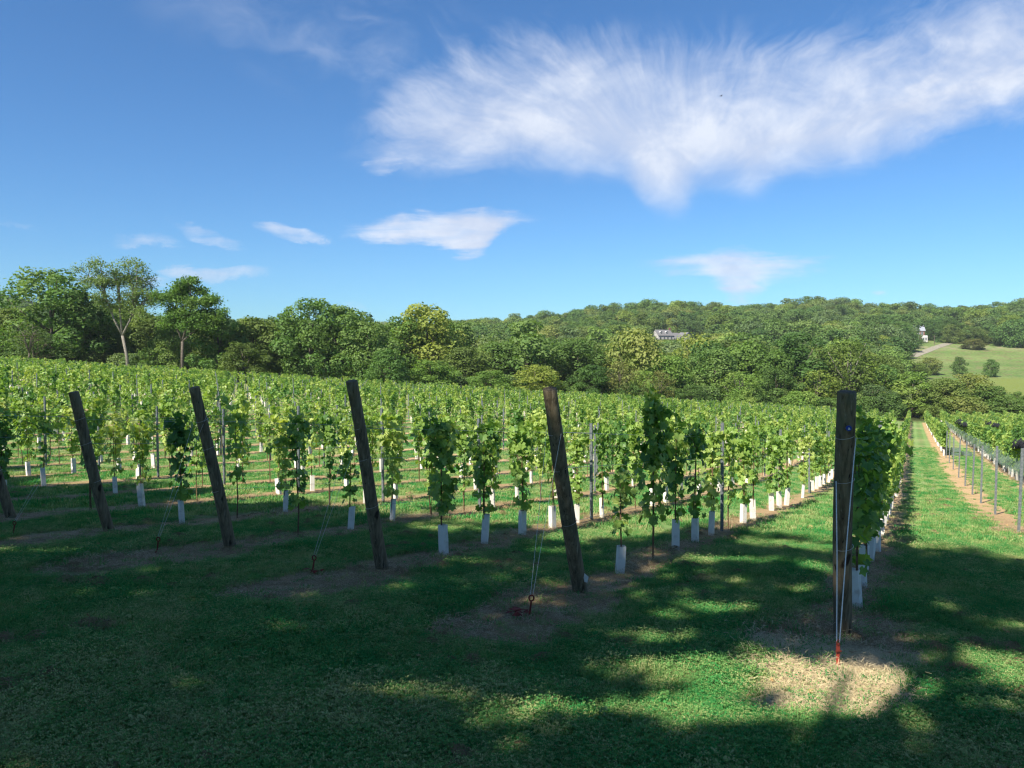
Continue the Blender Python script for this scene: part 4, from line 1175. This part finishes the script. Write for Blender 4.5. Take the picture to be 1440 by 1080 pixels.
# ------------------------------------------------------------------ houses
M_SIDING = simple('white_siding', (.42, .42, .42), (.36, .36, .37), 3, .6, .3)
M_ROOF = simple('grey_shingles', (.12, .12, .13), (.18, .18, .19), 4, .85, .1, 0, .4)
M_BRICK = simple('red_brick', (.13, .07, .055), (.18, .10, .08), 9, .85, .1, 0, .4)
M_GLASS = simple('dark_window_glass', (.03, .045, .06), (.06, .08, .10), 1, .1, .6)
M_METALROOF = simple('metal_roof', (.30, .33, .38), (.40, .43, .48), 2, .35, .5, .3)
def prism(mb, x0, x1, y0, y1, z0, h, rise, ov=.35, mi_roof=0):
    ym = (y0 + y1) / 2; t = .18
    A_ = [(x0 - ov, y0 - ov, z0 - .1), (x1 + ov, y0 - ov, z0 - .1), (x1 + ov, ym, z0 + rise), (x0 - ov, ym, z0 + rise)]
    B_ = [(x0 - ov, ym, z0 + rise), (x1 + ov, ym, z0 + rise), (x1 + ov, y1 + ov, z0 - .1), (x0 - ov, y1 + ov, z0 - .1)]
    for Q in (A_, B_):
        up = [(a, b, c + t) for a, b, c in Q]
        mb.raw(Q + up, [(3, 2, 1, 0), (4, 5, 6, 7), (0, 1, 5, 4), (1, 2, 6, 5), (2, 3, 7, 6), (3, 0, 4, 7)], mi_roof)
def gabled(mb, x0, x1, y0, y1, zb, z0, rise):
    ym = (y0 + y1) / 2
    v = [(x0, y0, zb), (x1, y0, zb), (x1, y1, zb), (x0, y1, zb), (x0, y0, z0), (x1, y0, z0), (x1, y1, z0), (x0, y1, z0), (x0, ym, z0 + rise), (x1, ym, z0 + rise)]
    mb.raw(v, [(0, 1, 5, 4), (2, 3, 7, 6), (1, 2, 6, 9, 5), (3, 0, 4, 8, 7), (4, 5, 9, 8), (6, 7, 8, 9)])
def window(par, x, y, z, w, h, facing='y'):
    mb = MB(); f = .07
    mb.box((x, y - .04, z + h / 2 + f), (w / 2 + f * 2, .05, f)); mb.box((x, y - .04, z - h / 2 - f), (w / 2 + f * 2, .05, f))
    for s in (-1, 1): mb.box((x + s * (w / 2 + f), y - .04, z), (f, .05, h / 2))
    mb.box((x, y - .05, z), (w / 2, .02, .03))
    fr = link('window', mb.mesh('window', [M_SIDING]), par)
    m2 = MB(); m2.box((x, y - .012, z), (w / 2, .02, h / 2)); link('pane', m2.mesh('pane', [M_GLASS]), fr)
def white_house():
    d_ = 455; x = pt(935, d_); z = T(x, d_) - 1.3
    e = bpy.data.objects.new('white_house', None); COL.objects.link(e); e.location = (x, d_, z); e.rotation_euler = (0, 0, RAD(24)); e.scale = (1.0, 1.0, 1.0)
    mb = MB(); gabled(mb, -7.2, 3.2, -3.6, 3.6, -3, 3.4, 3.4); gabled(mb, 3.2, 9.0, -3.0, 3.0, -3, 2.7, 2.4); mb.box((5.5, -3.3, .4), (2.6, .3, 2.2))
    link('wall', mb.mesh('wall', [M_SIDING]), e)
    mb = MB(); prism(mb, -7.2, 3.2, -3.6, 3.6, 3.4, 0, 3.4); prism(mb, 3.45, 9.0, -3.0, 3.0, 2.7, 0, 2.4)
    rf_ = link('roof', mb.mesh('roof', [M_ROOF]), e)
    mb = MB(); mb.box((3.2, 0, 6.4), (.5, .5, 1.9)); link('chimney', mb.mesh('chimney', [M_BRICK]), rf_)
    for q in (-4.6, -.6):
        mb = MB(); gabled(mb, -.9, .9, -1.2, 1.4, 0, 1.3, .0)
        for s in (-1, 1): mb.raw([(s * 1.1, -1.4, 1.2), (0, -1.4, 2.1), (0, 1.8, 2.1), (s * 1.1, 1.8, 1.2)], [(0, 1, 2, 3)])
        mb.raw([(-.9, -1.2, 1.3), (.9, -1.2, 1.3), (0, -1.2, 2.05)], [(0, 1, 2)])
        dm = link('dormer', mb.mesh('dormer', [M_SIDING]), e, (q, -1.5, 4.1))
        m2 = MB(); m2.box((0, -1.22, .75), (.42, .03, .5)); link('pane', m2.mesh('pane', [M_GLASS]), dm)
    for q in (-5.8, -3.2, -.6, 1.8): window(e, q, -3.6, 1.9, 1.0, 1.5)
    for q in (4.2, 5.6, 7.0): window(e, q, -3.6, 1.2, 1.0, 1.5)
    tag(e, 'white sided house with grey dormered roof among hilltop woods', 'house')
    x2 = pt(962, d_ + 3); e2 = bpy.data.objects.new('garage', None); COL.objects.link(e2); e2.location = (x2, d_ + 3, z + .6); e2.rotation_euler = (0, 0, RAD(-55))
    mb = MB(); gabled(mb, -3, 3, -3, 3, -3, 2.6, 2.2); link('wall', mb.mesh('wall', [M_SIDING]), e2)
    mb = MB(); prism(mb, -3, 3, -3, 3, 2.6, 0, 2.2); link('roof', mb.mesh('roof', [M_ROOF]), e2)
    window(e2, 0, -3, 1.2, 1.2, 1.0)
    tag(e2, 'small grey-roofed outbuilding right of the white hilltop house', 'outbuilding')
def brick_house():
    d_ = 432; x = pt(1290, d_); z = T(x, d_) + .6
    e = bpy.data.objects.new('brick_house', None); COL.objects.link(e); e.location = (x, d_, z); e.rotation_euler = (0, 0, RAD(-12))
    mb = MB(); gabled(mb, -3.6, 2.6, -3, 3, -2, 5.2, 3.0); link('wall', mb.mesh('wall', [M_BRICK]), e)
    mb = MB(); gabled(mb, .6, 3.6, -5.0, -3.02, -2, 1.9, .7); link('porch', mb.mesh('porch', [M_SIDING]), e)
    mb = MB(); prism(mb, -3.6, 2.6, -3, 3, 5.2, 0, 3.0); r_ = link('roof', mb.mesh('roof', [M_METALROOF]), e)
    mb = MB(); mb.box((2.0, .4, 8.4), (.4, .4, 1.2)); link('chimney', mb.mesh('chimney', [M_BRICK]), r_)
    for q in (-2.4, -.6, 1.2): window(e, q, -3, 3.7, .9, 1.5)
    for q in (-2.4, -.8): window(e, q, -3, 1.0, .9, 1.5)
    for q in (1.4, 2.7): window(e, q, -5.0, .6, .7, 1.1)
    tag(e, 'red brick house with pale metal roof above the meadow', 'house')
white_house(); brick_house()
def pole(px, d_, h, lab):
    x = pt(px, d_); mb = MB(); mb.tube([(0, 0, -.5), (0, 0, h)], [.17, .12], 8); mb2 = MB(); mb2.box((0, 0, h - .7), (.9, .06, .07))
    e = bpy.data.objects.new('utility_pole', None); COL.objects.link(e); e.location = (x, d_, T(x, d_))
    link('shaft', mb.mesh('shaft', [M_BARK]), e); link('crossarm', mb2.mesh('crossarm', [M_BARK]), e); tag(e, lab, 'pole')
pole(1261, 352, 9, 'thin wooden utility pole at the left edge of the hillside meadow')
pole(1313, 412, 5, 'short pale pole on the lawn beside the brick house')

# a bird high in front of the big cloud
def bird():
    e = bpy.data.objects.new('bird', None); COL.objects.link(e)
    c, s = math.cos(PITCH), math.sin(PITCH); t = 70
    a = (1014 - 720) / F; b = (540 - 135) / F; e.location = (a * t, (c + b * s) * t, (-s + b * c) * t)
    M_BIRD = simple('bird_plumage', (.03, .028, .025), (.06, .055, .05), 20, .8, .2)
    mb = MB(); mb.tube([(-.13, 0, 0), (-.08, 0, .0), (0, 0, 0), (.07, 0, .008), (.11, 0, .02), (.135, 0, .015)], [.008, .02, .032, .024, .018, .003], 8)
    mb.raw([(-.12, .0, 0), (-.21, .03, .0), (-.21, -.03, .0), (-.12, 0, .008)], [(0, 1, 2), (3, 2, 1)])
    link('body', mb.mesh('body', [M_BIRD], True), e)
    for sg in (-1, 1):
        m2 = MB(); q = [(.04, sg * .02, .01), (.05, sg * .12, .05), (.01, sg * .26, .04), (-.04, sg * .12, .04), (-.04, sg * .02, .01)]
        q2 = [(x_, y_, z_ + .006) for x_, y_, z_ in q]
        m2.raw(q + q2, [(0, 1, 2, 3, 4), (9, 8, 7, 6, 5)] + [(i, (i + 1) % 5, 5 + (i + 1) % 5, 5 + i) for i in range(5)])
        link('wing', m2.mesh('wing', [M_BIRD]), e)
    e.rotation_euler = (0, 0, RAD(20)); tag(e, 'tiny dark bird flying in front of the big cirrus cloud', 'bird')
bird()

# ------------------------------------------------------------------ the shade trees behind the viewer (their shade lies over the foreground)
def world_patch(px, py, rx, ry):
    x, y = ground_at(px, py); x2, _ = ground_at(px + rx, py); _, y2 = ground_at(px, py - ry)
    return x, y, abs(x2 - x), max(abs(y2 - y), .05)
# openings in the canopy: where sun reaches the ground (centre and half size, via photo pixels)
OPEN = [world_patch(*q) for q in ((1165, 958, 135, 34), (1260, 962, 60, 22), (1030, 945, 130, 20), (900, 948, 90, 18), (820, 1000, 150, 14), (1010, 1010, 170, 20), (930, 902, 60, 12), (948, 870, 40, 8),
        (1400, 935, 80, 22), (1420, 885, 60, 10), (1380, 1000, 60, 14), (560, 985, 120, 10), (1130, 770, 50, 8), (1100, 745, 60, 8), (1050, 790, 40, 5), (780, 780, 40, 5), (700, 795, 70, 4),
        (330, 790, 40, 4), (60, 780, 80, 4), (210, 805, 60, 4), (640, 745, 60, 5), (1120, 830, 30, 5), (1200, 1050, 120, 16), (1090, 985, 200, 34), (700, 1010, 90, 16), (1150, 800, 30, 12), (1110, 720, 60, 14), (1060, 765, 40, 10), (1420, 960, 60, 30), (1330, 860, 30, 8), (1000, 860, 60, 10), (250, 900, 60, 6), (150, 840, 90, 5), (450, 900, 50, 6), (380, 700, 90, 8), (560, 720, 60, 8), (300, 1075, 120, 6), (980, 790, 40, 4), (560, 830, 60, 5), (420, 840, 60, 5))]
THIN = [world_patch(*q) for q in ((1000, 1040, 520, 60), (1380, 960, 110, 110), (1030, 850, 170, 80), (560, 1075, 140, 14), (700, 960, 160, 30))]
def shade_tree(seed, u, v, H, R, n):
    x, y = xy(u, v); z = T(x, y)
    vv, ff, ctr, rd = crown(seed, H, R, 40, n, .34, low=.44, irr=.35)
    q = vv.reshape(-1, 4, 3); C = q.mean(1) + np.array([x, y, z])
    p = C.copy()
    for _ in range(5):
        tt = (p[:, 2] - terr(p[:, 0], p[:, 1])) / SDIR[2]; p = p - SDIR[None, :] * tt[:, None]
    keep = np.ones(len(C), bool); r = np.random.default_rng(seed)
    for (ex, ey, rx, ry) in OPEN:
        d2 = ((p[:, 0] - ex) / rx) ** 2 + ((p[:, 1] - ey) / ry) ** 2
        keep &= ~((d2 < .6 + .8 * r.random(len(C))) & (r.random(len(C)) < .93))
    thin = np.zeros(len(C), bool)
    for (ex, ey, rx, ry) in THIN: thin |= ((p[:, 0] - ex) / rx) ** 2 + ((p[:, 1] - ey) / ry) ** 2 < .6 + .8 * r.random(len(C))
    keep &= ~(thin & (r.random(len(C)) < .62))
    pu, pv = uv(p[:, 0], p[:, 1])
    lim = np.where(pv > 0, 11.2 + .9 * np.sin(pv * .9) + .8 * np.sin(pv * 2.3 + 1), 16.2 + .5 * np.sin(pv * 2.0)) + np.where((pv > -1) & (pv < 3.6), 3.2, 0)
    keep &= pu < lim + r.normal(0, .5, len(C))
    q = q[keep]; f = np.arange(len(q) * 4).reshape(-1, 4)
    t = bpy.data.objects.new('shade_tree', None); COL.objects.link(t); t.location = (x, y, z)
    link('crown', mesh_np('crown', q.reshape(-1, 3), f, [M_TREE]), t)
    link('trunk', limbs(seed, H, ctr, .32, .22, 9, 12).mesh('trunk', [M_BARK], True), t)
    tag(t, f"tall leafy tree behind the viewer, {ordw(seed - 899)} from the right, shading the foreground", 'tree', 'shade trees behind the viewer')
k = 0
for v_ in np.arange(-13, 24, 5.6):
    for (du, H) in ((-6.2, 17.5),):
        shade_tree(900 + k, du + random.uniform(-.6, .6), v_ + (2.8 if du < -8 else 0) + 3.5, H + random.uniform(-1, 1), 5.0, 17000); k += 1

# ------------------------------------------------------------------ turf: real grass in the foreground
def tuft(seed, n, h, spread, w=.0035, curl=.5, straw=False):
    r = np.random.default_rng(seed); V = []; Fc = []
    for i in range(n):
        a = r.uniform(0, 6.28); d = spread * math.sqrt(r.random()); bx, by = d * math.cos(a), d * math.sin(a)
        a2 = r.uniform(0, 6.28); hh = h * r.uniform(.5, 1.15); c = curl * r.uniform(.4, 1.4) * hh
        dxv, dyv = math.cos(a2), math.sin(a2); sx, sy = -dyv * w, dxv * w
        b = len(V)
        V += [(bx - sx, by - sy, -.01), (bx + sx, by + sy, -.01), (bx + dxv * c * .35 + sx * .8, by + dyv * c * .35 + sy * .8, hh * .6), (bx + dxv * c * .35 - sx * .8, by + dyv * c * .35 - sy * .8, hh * .6),
              (bx + dxv * c, by + dyv * c, hh)]
        Fc += [(b, b + 1, b + 2, b + 3), (b + 3, b + 2, b + 4)]
    return V, Fc
def clover(seed, n):
    r = np.random.default_rng(seed); V = []; Fc = []
    for i in range(n):
        cx, cy = r.normal(0, .05, 2); h = r.uniform(.025, .06); a0 = r.uniform(0, 6.28)
        for k_ in range(3):
            a = a0 + k_ * 2.094; b = len(V); s = r.uniform(.006, .010)
            for (p, q) in ((0, 0), (.9, .45), (1.25, 0), (.9, -.45)):
                X = cx + s * (p * math.cos(a) - q * math.sin(a)); Y = cy + s * (p * math.sin(a) + q * math.cos(a)); V.append((X, Y, h + .004 * p))
            Fc.append((b, b + 1, b + 2, b + 3))
    return V, Fc
g_protos = [proto_obj('tuft', mesh_np('tuft', *tuft(i, 34, .036, .080, .0030, .9), [M_GRASS])) for i in range(5)]
g_protos += [proto_obj('clover', mesh_np('clover', *clover(i, 30), [M_GRASS])) for i in range(2)]
g_protos += [proto_obj('tall_tuft', mesh_np('tall_tuft', *tuft(50 + i, 20, .075, .05, .0032, .9), [M_GRASS])) for i in range(2)]
def vnoise(x, y, s, seed):
    r = np.random.default_rng(seed); g = r.random((64, 64))
    xi = x / s; yi = y / s; x0 = np.floor(xi).astype(int); y0 = np.floor(yi).astype(int); fx = xi - x0; fy = yi - y0
    fx = fx * fx * (3 - 2 * fx); fy = fy * fy * (3 - 2 * fy)
    def G(a, b): return g[a % 64, b % 64]
    return (G(x0, y0) * (1 - fx) + G(x0 + 1, y0) * fx) * (1 - fy) + (G(x0, y0 + 1) * (1 - fx) + G(x0 + 1, y0 + 1) * fx) * fy
def strip_np(x, y):
    u, v = uv(x, y); r = (v - V0) / ROW; d = np.abs(r - np.round(r)) * ROW
    ne = sst(4.6, 5.4, u) * (1 - sst(6.6, 8, u)); hw = .36 + .2 * ne + .35 * (vnoise(x, y, .5, 3) - .5) + .25 * (vnoise(x, y, .14, 4) - .5)
    us = np.where(v > -.9, 4.75, 17.75) + .8 * (vnoise(x, y, .6, 5) - .5)
    return (d < hw) & (u > us)
def turf(name, n, y0, y1, pw, smin, smax, seed, protos, idxf, want_strip=False, zoff=0.0, label=''):
    r = np.random.default_rng(seed)
    yy = y0 + (y1 - y0) * r.random(n) ** pw; xx = (r.random(n) * 2.0 - 1.0) * (yy + .3)
    m_ = strip_np(xx, yy)
    if want_strip: keep = m_
    else: keep = ~m_ | (r.random(n) < .05)
    xx = xx[keep]; yy = yy[keep]
    zz = terr(xx, yy) + zoff; n2 = len(xx)
    cl_ = vnoise(xx, yy, .9, 11)
    sc_ = r.uniform(smin, smax, n2) * (.7 + .6 * cl_)
    rot = np.stack([r.normal(0, .12, n2), r.normal(0, .12, n2), r.uniform(0, 6.28, n2)], 1)
    o = scatter(name, protos, np.stack([xx, yy, zz], 1), rot, np.stack([sc_, sc_, sc_ * r.uniform(.7, 1.3, n2)], 1), idxf(r, n2, xx, yy))
    tag(o, label, kind='stuff')
def gi_(r, n, x, y):
    i = r.integers(0, 5, n); c_ = .12 + .45 * vnoise(x, y, .7, 21)
    i = np.where(r.random(n) < c_, 5 + r.integers(0, 2, n), i)
    return np.where((vnoise(x, y, .45, 33) > .86) & (r.random(n) < .2), 7 + r.integers(0, 2, n), i)
turf('grass', 100000, 2.4, 13, 1.35, .8, 1.25, 61, g_protos, gi_, label='short mown shaded grass covering the foreground')
turf('grass', 76000, 13, 62, .95, 1.2, 1.9, 62, g_protos[:5], lambda r, n, x, y: r.integers(0, 5, n), label='sunlit mown grass in the alleys between the nearer rows')
# straw and cuttings lying on the bare strips
def straw(seed, n, ln, w):
    r = np.random.default_rng(seed); V = []; Fc = []
    for i in range(n):
        cx, cy = r.normal(0, .08, 2); a = r.uniform(0, 6.28); l = ln * r.uniform(.4, 1.2); z0, z1 = r.uniform(.002, .014, 2)
        dxv, dyv = math.cos(a) * l / 2, math.sin(a) * l / 2; sx, sy = -math.sin(a) * w, math.cos(a) * w; b = len(V)
        V += [(cx - dxv - sx, cy - dyv - sy, z0), (cx - dxv + sx, cy - dyv + sy, z0), (cx + dxv + sx, cy + dyv + sy, z1), (cx + dxv - sx, cy + dyv - sy, z1)]
        Fc.append((b, b + 1, b + 2, b + 3))
    return V, Fc
M_CLIP = simple('dark_clippings', (.14, .11, .06), (.30, .22, .12), 6, .95, .05)
s_protos = [proto_obj('straw', mesh_np('straw', *straw(i, 60, .045, .0009), [M_STRAW if i < 3 else M_CLIP])) for i in range(5)]
turf('dry_straw', 48000, 4, 17, 1.3, .8, 1.3, 63, s_protos, lambda r, n, x, y: np.where(((uv(x, y)[0] > 6.3) | (uv(x, y)[1] > 1.7)) & (r.random(n) < .72), r.integers(3, 5, n), r.integers(0, 3, n)), True, label='dry straw and cut grass lying on the bare strips under the vines')
# dark clumps of mown grass left on the turf
def clump_field():
    r = np.random.default_rng(9); n = 900
    yy = 3.2 + 30 * r.random(n) ** 1.2; xx = (r.random(n) * 1.5 - .75) * yy
    keep = vnoise(xx, yy, 1.1, 44) > .55; xx = xx[keep]; yy = yy[keep]; n = len(xx)
    pr = []
    for i in range(3):
        V, Fc = straw(70 + i, 260, .05, .0022); V = [(a * .9, b * .55, c * 1.2 + .03 * math.exp(-(a * a + b * b) * 160)) for a, b, c in V]
        pr.append(proto_obj('clump', mesh_np('clump', V, Fc, [M_CLIP])))
    s = r.uniform(.5, 1.3, n)
    o = scatter('grass_clippings', pr, np.stack([xx, yy, terr(xx, yy) + .03], 1), np.stack([np.zeros(n), np.zeros(n), r.uniform(0, 6.28, n)], 1), np.stack([s, s, s * 1.3], 1), r.integers(0, 3, n))
    tag(o, 'dark clumps of mown grass clippings left on the turf', kind='stuff')
clump_field()

# fallen leaves and small broad weeds on the turf
def litter():
    r = np.random.default_rng(12)
    M_DRY = simple('dry_leaf', (.30, .17, .07), (.42, .30, .14), 5, .8, .2)
    v, f = lobed(np.zeros((1, 3)), np.array([[0, 0, 1.0]]), [1.0], r)
    dl = proto_obj('dry_leaf', mesh_np('dry_leaf', v, f, [M_DRY]))
    n = 260; yy = 2.8 + 16 * r.random(n) ** 1.3; xx = (r.random(n) * 1.5 - .75) * yy; s_ = r.uniform(.03, .075, n)
    o = scatter('fallen_leaves', [dl], np.stack([xx, yy, terr(xx, yy) + .035], 1), np.stack([r.normal(0, .4, n), r.normal(0, .4, n), r.uniform(0, 6.28, n)], 1), np.stack([s_] * 3, 1), np.zeros(n))
    tag(o, 'scattered brown fallen leaves on the foreground grass', kind='stuff')
    def weed(seed):
        q = np.random.default_rng(seed); m = 26; C = []; Nn = []
        for i in range(m):
            a = q.uniform(0, 6.28); d = q.uniform(.01, .08); C.append((d * math.cos(a), d * math.sin(a), .03 + .05 * q.random())); Nn.append((math.cos(a) * .6, math.sin(a) * .6, 1))
        return mesh_np('weed', *cards(np.array(C), np.array(Nn), q.uniform(.014, .026, m), q, 1.5, .2), [M_GRASS])
    ws = [proto_obj('weed', weed(80 + i)) for i in range(3)]
    n = 1500; yy = 2.8 + 26 * r.random(n) ** 1.3; xx = (r.random(n) * 1.5 - .75) * yy
    k_ = (vnoise(xx, yy, 1.3, 77) > .52) & ~strip_np(xx, yy); xx = xx[k_]; yy = yy[k_]; n = len(xx); s_ = r.uniform(.5, 1.2, n)
    o = scatter('weeds', ws, np.stack([xx, yy, terr(xx, yy)], 1), np.stack([np.zeros(n), np.zeros(n), r.uniform(0, 6.28, n)], 1), np.stack([s_] * 3, 1), r.integers(0, 3, n))
    tag(o, 'small broad-leaved weeds and clover patches in the turf', kind='stuff')
litter()

# ------------------------------------------------------------------ haze
def haze():
    mb = MB(); x0, x1, y0, y1, z0, z1 = -560, 560, -30, 690, -40, 75
    mb.box(((x0 + x1) / 2, (y0 + y1) / 2, (z0 + z1) / 2), ((x1 - x0) / 2, (y1 - y0) / 2, (z1 - z0) / 2))
    m_, t, out = mat('haze')
    v = t.new('ShaderNodeVolumePrincipled'); v.inputs['Density'].default_value = .00011; v.inputs['Color'].default_value = (.80, .90, 1, 1)
    t.l.new(v.outputs[0], out.inputs['Volume'])
    o = link('haze', mb.mesh('haze', [m_])); tag(o, kind='stuff')
haze()
